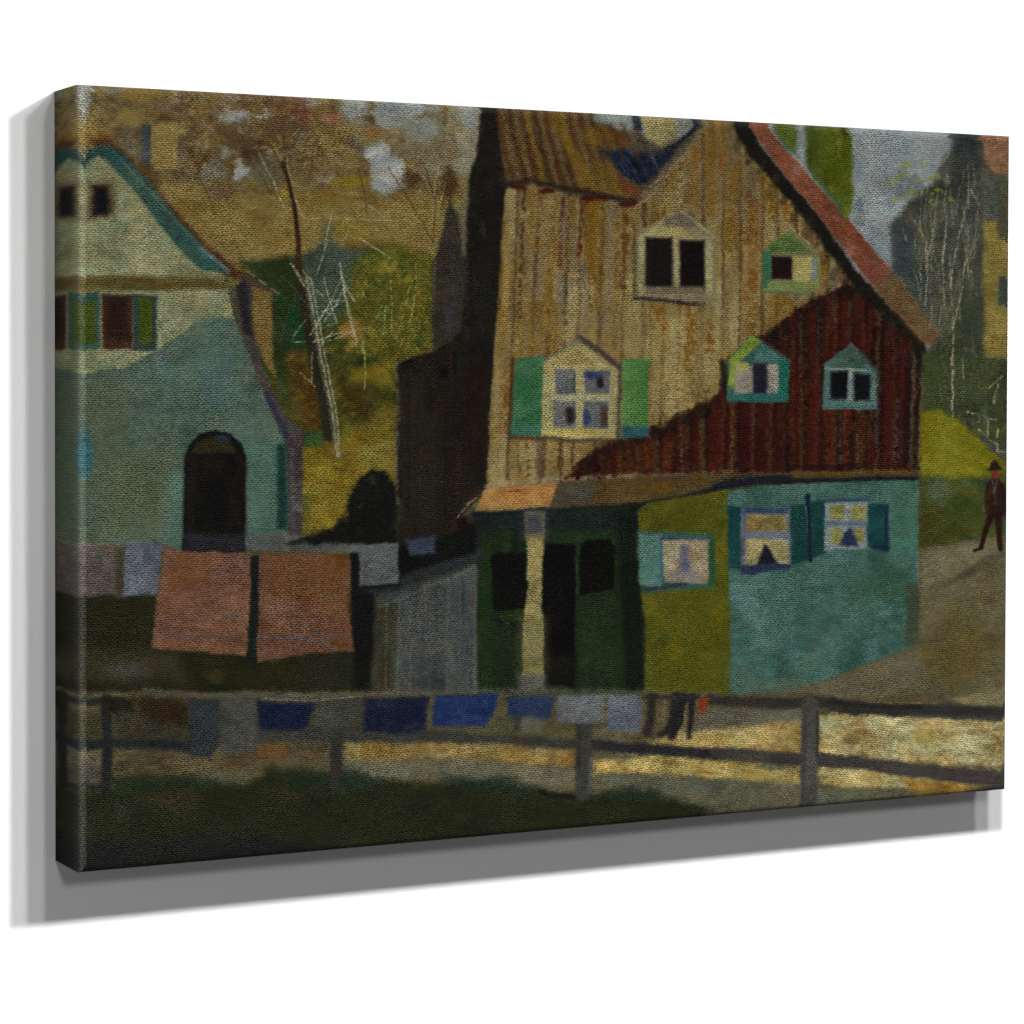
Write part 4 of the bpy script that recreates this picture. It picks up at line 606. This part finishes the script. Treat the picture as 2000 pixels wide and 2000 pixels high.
# ------------------------------------------------------------------ materials
def printed_canvas():
    m = bpy.data.materials.new('printed_canvas'); m.use_nodes = True
    N, L = m.node_tree.nodes, m.node_tree.links; N.clear()
    out = N.new('ShaderNodeOutputMaterial'); b = N.new('ShaderNodeBsdfPrincipled'); L.new(b.outputs[0], out.inputs[0])
    at = N.new('ShaderNodeAttribute'); at.attribute_name = 'paint'
    tc = N.new('ShaderNodeTexCoord'); sp = N.new('ShaderNodeSeparateXYZ'); L.new(tc.outputs['Object'], sp.inputs[0])
    def math_(op, a, b_=None, c=None):
        n = N.new('ShaderNodeMath'); n.operation = op
        for i, v in enumerate((a, b_, c)):
            if v is None: continue
            if isinstance(v, (int, float)): n.inputs[i].default_value = v
            else: L.new(v, n.inputs[i])
        return n.outputs[0]
    def noise(scale, detail=2., rough=.5):
        n = N.new('ShaderNodeTexNoise'); n.inputs['Scale'].default_value = scale; n.inputs['Detail'].default_value = detail; n.inputs['Roughness'].default_value = rough
        L.new(tc.outputs['Object'], n.inputs['Vector']); return n
    nw = noise(260, 1.5); ns = N.new('ShaderNodeSeparateColor'); L.new(nw.outputs['Color'], ns.inputs[0])
    k = 2*math.pi/0.0031                   # one weave repeat (two threads)
    xs = math_('SUBTRACT', sp.outputs[0], sp.outputs[1])
    px = math_('ADD', math_('MULTIPLY', xs, k), math_('MULTIPLY', ns.outputs[0], 4.5))
    pz = math_('ADD', math_('MULTIPLY', sp.outputs[2], k*1.12), math_('MULTIPLY', ns.outputs[1], 4.5))
    sx, sz = math_('SINE', px), math_('SINE', pz)
    weave = math_('MULTIPLY', sx, sz)      # over and under threads, -1..1
    rib = math_('MULTIPLY', math_('SINE', math_('MULTIPLY', pz, 2.0)), .55)
    grain = math_('SUBTRACT', noise(900, 2.).outputs['Fac'], .5)
    patch = noise(22, 3.); cov = math_('MULTIPLY_ADD', patch.outputs['Fac'], 1.7, -.30)          # where the thread crests show
    h = math_('ADD', math_('ADD', math_('MULTIPLY', weave, .30), math_('MULTIPLY', rib, .85)), math_('MULTIPLY', grain, 2.3))
    f = math_('MULTIPLY', h, cov)
    f = math_('MINIMUM', math_('MAXIMUM', math_('MULTIPLY_ADD', f, 1.55, 1.0), .2), 3.0)
    mul = N.new('ShaderNodeVectorMath'); mul.operation = 'SCALE'; L.new(at.outputs['Color'], mul.inputs[0]); L.new(f, mul.inputs['Scale'])
    # thread crests where the ink is thin: a touch of primed cloth
    crest = math_('MULTIPLY', math_('MAXIMUM', math_('SUBTRACT', f, 1.3), 0), .009)
    cr = N.new('ShaderNodeCombineXYZ'); L.new(crest, cr.inputs[0]); L.new(math_('MULTIPLY', crest, .95), cr.inputs[1]); L.new(math_('MULTIPLY', crest, .8), cr.inputs[2])
    add = N.new('ShaderNodeVectorMath'); add.operation = 'ADD'; L.new(mul.outputs[0], add.inputs[0]); L.new(cr.outputs[0], add.inputs[1])
    L.new(add.outputs[0], b.inputs['Base Color'])
    b.inputs['Roughness'].default_value = .7; b.inputs['Specular IOR Level'].default_value = .02
    bm = N.new('ShaderNodeBump'); bm.inputs['Strength'].default_value = .35; bm.inputs['Distance'].default_value = .0005
    L.new(h, bm.inputs['Height']); L.new(bm.outputs[0], b.inputs['Normal'])
    return m

def plain(name, c, rough=.8, amt=.04, scale=60, bump=0.):
    m = bpy.data.materials.new(name); m.use_nodes = True
    N, L = m.node_tree.nodes, m.node_tree.links; b = N['Principled BSDF']
    n = N.new('ShaderNodeTexNoise'); n.inputs['Scale'].default_value = scale; n.inputs['Detail'].default_value = 4
    tc = N.new('ShaderNodeTexCoord'); L.new(tc.outputs['Object'], n.inputs['Vector'])
    r = N.new('ShaderNodeMix'); r.data_type = 'RGBA'; L.new(n.outputs['Fac'], r.inputs[0])
    r.inputs[6].default_value = (*[v*(1-amt) for v in c], 1); r.inputs[7].default_value = (*[min(1, v*(1+amt)) for v in c], 1)
    L.new(r.outputs[2], b.inputs['Base Color']); b.inputs['Roughness'].default_value = rough; b.inputs['Specular IOR Level'].default_value = .1
    return m
M_CANVAS = printed_canvas()
M_WALL = plain('white_wall_paint', (.88, .88, .88), .9, .004, 40)
M_WOOD = plain('pine_stretcher', (.55, .38, .22), .7, .2, 30)

# ------------------------------------------------------------------ meshes
def mesh_obj(name, co, quads, mat, parent=None, cols=None, smooth_=False):
    me = bpy.data.meshes.new(name)
    me.vertices.add(len(co)); me.vertices.foreach_set('co', np.ascontiguousarray(co, np.float32).ravel())
    me.loops.add(quads.size); me.loops.foreach_set('vertex_index', np.ascontiguousarray(quads, np.int32).ravel())
    me.polygons.add(len(quads)); me.polygons.foreach_set('loop_start', np.arange(0, quads.size, 4, dtype=np.int32))
    me.polygons.foreach_set('loop_total', np.full(len(quads), 4, np.int32))
    if smooth_: me.polygons.foreach_set('use_smooth', np.ones(len(quads), bool))
    me.update(calc_edges=True)
    if cols is not None:
        a = me.color_attributes.new('paint', 'FLOAT_COLOR', 'POINT')
        a.data.foreach_set('color', np.ascontiguousarray(np.concatenate([cols, np.ones((len(cols), 1))], 1), np.float32).ravel())
    me.materials.append(mat)
    o = bpy.data.objects.new(name, me); COL.objects.link(o)
    if parent is not None: o.parent = parent
    return o

root = bpy.data.objects.new('canvas_print', None); COL.objects.link(root); root.location = (0, 0, BASE)
root['label'] = 'stretched canvas print of a painted wooden house with washing, hanging on a white wall'
root['category'] = 'canvas print'

# front picture, cut along the outlines of what is painted
fl = LAB[:-1, :-1]
idx = np.arange(NX*NY).reshape(NY, NX)
Q = np.stack([idx[1:, :-1], idx[1:, 1:], idx[:-1, 1:], idx[:-1, :-1]], -1)
CO = np.stack([UU, np.full_like(UU, -T), VV], -1).reshape(-1, 3); CC = PIG.reshape(-1, 3)
def tidy():
    """one connected piece per part: crumbs join their neighbour, big separate pieces become parts of their own"""
    par = []
    def find(a):
        while par[a] != a: par[a] = par[par[a]]; a = par[a]
        return a
    comp = np.zeros(fl.shape, np.int64); prev = []; size = []; lab = []; left = []
    for j in range(fl.shape[0]):
        r = fl[j]; cut = np.flatnonzero(np.diff(r))+1; st = np.r_[0, cut]; en = np.r_[cut, len(r)]; cur = []; i = 0
        for n, (a, b) in enumerate(zip(st, en)):
            c = len(par); par.append(c); size.append(b-a); lab.append(int(r[a])); left.append(cur[-1][2] if cur else -1); cur.append((a, b, c))
            while i < len(prev) and prev[i][1] <= a: i += 1
            q = i
            while q < len(prev) and prev[q][0] < b:
                if lab[prev[q][2]] == lab[c]:
                    x, y = find(prev[q][2]), find(c)
                    if x != y: par[y] = x; size[x] += size[y]
                q += 1
            comp[j, a:b] = c
        prev = cur
    rt = np.array([find(a) for a in range(len(par))])
    best = {}
    for c in set(rt.tolist()): best.setdefault(lab[c], []).append((size[c], c))
    new = np.arange(len(par)); out = np.array(lab)
    for k, v in list(best.items()):
        v.sort(reverse=True)
        for sz, c in v[1:]:
            if sz >= max(260, .06*v[0][0]):
                PARTS.append((PARTS[k][0], PARTS[k][1], PARTS[k][2])); out[c] = len(PARTS)-1
            else: out[c] = -1
    for c in np.unique(rt):
        if out[c] == -1:
            n = left[c]; g = 0
            while n >= 0 and out[rt[n]] == -1 and g < 50: n = left[n]; g += 1
            out[c] = out[rt[n]] if n >= 0 and out[rt[n]] >= 0 else lab[c]
    return out[rt][comp]
fl = tidy()
OBJ = {}
def grid_part(k, parent):
    q = Q[fl == k]
    if len(q) == 0: return None
    u, inv = np.unique(q.ravel(), return_inverse=True)
    o = mesh_obj(PARTS[k][0], CO[u], inv.reshape(-1, 4), M_CANVAS, parent, CC[u])
    if PARTS[k][2]: o['label'] = PARTS[k][2]
    return o
for k, (n, p, l) in enumerate(PARTS):
    if p is None: OBJ[k] = grid_part(k, root)
for k, (n, p, l) in enumerate(PARTS):
    if p is not None: OBJ[k] = grid_part(k, OBJ[p] or root)

# wrapped edge: rounded fold, then the mirrored picture running back to the wall
ang = np.linspace(0, math.pi/2, 9)
prof = [(RAD*math.sin(t), -T+RAD-RAD*math.cos(t), RAD*t) for t in ang]
prof += [(RAD, y, RAD*math.pi/2+(y+T-RAD)) for y in np.linspace(-T+RAD, -.0005, 42)[1:]]
def sample(u, v):
    i = np.clip(((u-RAD)/(W-2*RAD)*(NX-1)).round().astype(int), 0, NX-1); j = np.clip(((H-RAD-v)/(H-2*RAD)*(NY-1)).round().astype(int), 0, NY-1)
    return PIG[j, i]
def wrap(side):
    n = NY if side in 'LR' else NX
    t = np.linspace(0, 1, n); co = []; cc = []
    for (o, y, s) in prof:
        ms = s*.36
        if side == 'L': x, z = np.full(n, RAD-o), (RAD-o)+(H-2*RAD+2*o)*t; c = sample(np.full(n, RAD+ms), H*t)
        if side == 'R': x, z = np.full(n, W-RAD+o), (RAD-o)+(H-2*RAD+2*o)*(1-t); c = sample(np.full(n, W-RAD-ms), H*(1-t))
        if side == 'T': x, z = (RAD-o)+(W-2*RAD+2*o)*t, np.full(n, H-RAD+o); c = sample(W*t, np.full(n, H-RAD-ms))
        if side == 'B': x, z = (RAD-o)+(W-2*RAD+2*o)*(1-t), np.full(n, RAD-o); c = sample(W*(1-t), np.full(n, RAD+ms))
        # highlight along the fold, painted into the cloth colour
        fold_highlight = math.exp(-((s-RAD*.8)/(RAD*.5))**2) + .3*math.exp(-((s-RAD)/(RAD*2.2))**2)
        fold_highlight *= {'L': 1, 'T': .25, 'R': .1, 'B': .05}[side]
        c = c*(1+.75*fold_highlight) + np.array([.026, .026, .024])*fold_highlight
        co.append(np.stack([x, np.full(n, y), z], -1)); cc.append(c)
    co = np.array(co); m = len(prof); ix = np.arange(m*n).reshape(m, n)
    q = np.stack([ix[:-1, :-1], ix[:-1, 1:], ix[1:, 1:], ix[1:, :-1]], -1).reshape(-1, 4)
    return mesh_obj('wrapped_edge', co.reshape(-1, 3), q, M_CANVAS, root, np.array(cc).reshape(-1, 3), True)
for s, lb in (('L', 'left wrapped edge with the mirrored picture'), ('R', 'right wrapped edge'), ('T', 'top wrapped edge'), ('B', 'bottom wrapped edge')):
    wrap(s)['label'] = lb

# wooden stretcher bars inside the back
def box(name, x0, x1, y0, y1, z0, z1, mat, parent):
    co = np.array([(x, y, z) for x in (x0, x1) for y in (y0, y1) for z in (z0, z1)])
    q = np.array([(0, 1, 3, 2), (4, 6, 7, 5), (0, 4, 5, 1), (2, 3, 7, 6), (0, 2, 6, 4), (1, 5, 7, 3)])
    return mesh_obj(name, co, q, mat, parent)
bw = .03
box('stretcher_bar', .004, bw, -T+.004, -.001, .004, H-.004, M_WOOD, root); box('stretcher_bar', W-bw, W-.004, -T+.004, -.001, .004, H-.004, M_WOOD, root)
box('stretcher_bar', bw+.0005, W-bw-.0005, -T+.004, -.001, .004, bw, M_WOOD, root); box('stretcher_bar', bw+.0005, W-bw-.0005, -T+.004, -.001, H-bw, H-.004, M_WOOD, root)

# ------------------------------------------------------------------ wall
wall = box('wall', -4, 5, 0, .12, 0, 3.2, M_WALL, None); wall['kind'] = 'structure'

# ------------------------------------------------------------------ light: a row of wall washers above and in front, plus an added fill at the left
def washer(name, x, d, z, level, size=.012, beam=0):
    """point lamp whose beam is shaped to light the wall evenly; level = share of the wall's brightness"""
    l = bpy.data.lights.new(name, 'POINT'); l.shadow_soft_size = size
    D = d*S+T; l.energy = level/.88*4*math.pi**2*D*D; l.color = (1, 1, 1)
    o = bpy.data.objects.new(name, l); COL.objects.link(o); o.location = (x*S, -D, BASE+z*S)
    if True:
        l.use_nodes = True; N, L = l.node_tree.nodes, l.node_tree.links
        em = N['Emission']; ge = N.new('ShaderNodeNewGeometry'); sp = N.new('ShaderNodeSeparateXYZ'); L.new(ge.outputs['Incoming'], sp.inputs[0])
        ab = N.new('ShaderNodeMath'); ab.operation = 'ABSOLUTE'; L.new(sp.outputs[1], ab.inputs[0])
        mx = N.new('ShaderNodeMath'); mx.operation = 'MAXIMUM'; L.new(ab.outputs[0], mx.inputs[0]); mx.inputs[1].default_value = .3
        pw = N.new('ShaderNodeMath'); pw.operation = 'POWER'; L.new(mx.outputs[0], pw.inputs[0]); pw.inputs[1].default_value = -4.3
        res = pw.outputs[0]
        if beam:
            dv = N.new('ShaderNodeMath'); dv.operation = 'DIVIDE'; L.new(sp.outputs[0], dv.inputs[0]); L.new(sp.outputs[1], dv.inputs[1])
            mr = N.new('ShaderNodeMapRange'); mr.interpolation_type = 'SMOOTHSTEP'; L.new(dv.outputs[0], mr.inputs['Value'])
            c0 = (W/2-x*S)/D; hw = .42*S/D
            mr.inputs['From Min'].default_value = c0-hw; mr.inputs['From Max'].default_value = c0+hw
            mr.inputs['To Min'].default_value = 1 if beam < 0 else 0; mr.inputs['To Max'].default_value = 0 if beam < 0 else 1
            mu = N.new('ShaderNodeMath'); mu.operation = 'MULTIPLY'; L.new(res, mu.inputs[0]); L.new(mr.outputs[0], mu.inputs[1]); res = mu.outputs[0]
        L.new(res, em.inputs['Strength'])
    return o
for lx, lv, bm_ in ((1.306, .455, -1), (-.046, .455, 1), (.83, .215, -1), (.54, .215, 1), (.32, .12, -1), (1.084, .12, 1)):
    washer('wall_washer', lx, 2.04, 1.776, lv, .05, beam=bm_)       # each one is aimed at the far half of the wall
washer('front_lamp', -.5, 4.35, 1.61, .11, .12)
# added fill lamp, out of frame far left, brightens the folded side
fl_ = bpy.data.lights.new('side_fill', 'AREA'); fl_.shape = 'RECTANGLE'; fl_.size = .3; fl_.size_y = 1.2; fl_.energy = 15
fo = bpy.data.objects.new('side_fill', fl_); COL.objects.link(fo); fo.location = (-2.2, -.20, BASE+.3)
fo.rotation_euler = (math.radians(90), 0, math.radians(-90))

w = bpy.data.worlds.new('World'); scene.world = w; w.use_nodes = True
bg = w.node_tree.nodes['Background']; bg.inputs[0].default_value = (1, 1, 1, 1); bg.inputs[1].default_value = .085

# ------------------------------------------------------------------ camera
p = [1.4717, .1017, 5121.3049, -1.0399, -3.3036, .6392, -.4868, -.0225, -.0028, 48.287, -159.4256]
import mathutils
cam = bpy.data.cameras.new('camera'); co = bpy.data.objects.new('camera', cam); COL.objects.link(co)
cam.sensor_width = 36; cam.lens = 36*p[2]/2000; cam.shift_x = -p[9]/2000; cam.shift_y = p[10]/2000
cam.clip_start = .05; cam.clip_end = 100
a, b_, c_ = p[6:9]
Rz, Rx, Ry = mathutils.Matrix.Rotation(a, 3, 'Z'), mathutils.Matrix.Rotation(b_, 3, 'X'), mathutils.Matrix.Rotation(c_, 3, 'Y')
R = Rz @ Rx @ Ry @ mathutils.Matrix.Rotation(math.pi/2, 3, 'X')
co.matrix_world = mathutils.Matrix.Translation((p[3]*S, p[4]*S, BASE+p[5]*S)) @ R.to_4x4()
scene.camera = co

vs = scene.view_settings
scene.display_settings.display_device = 'sRGB'
vs.view_transform = 'Standard'; vs.look = 'None'; vs.exposure = 0; vs.gamma = 1; vs.use_curve_mapping = False
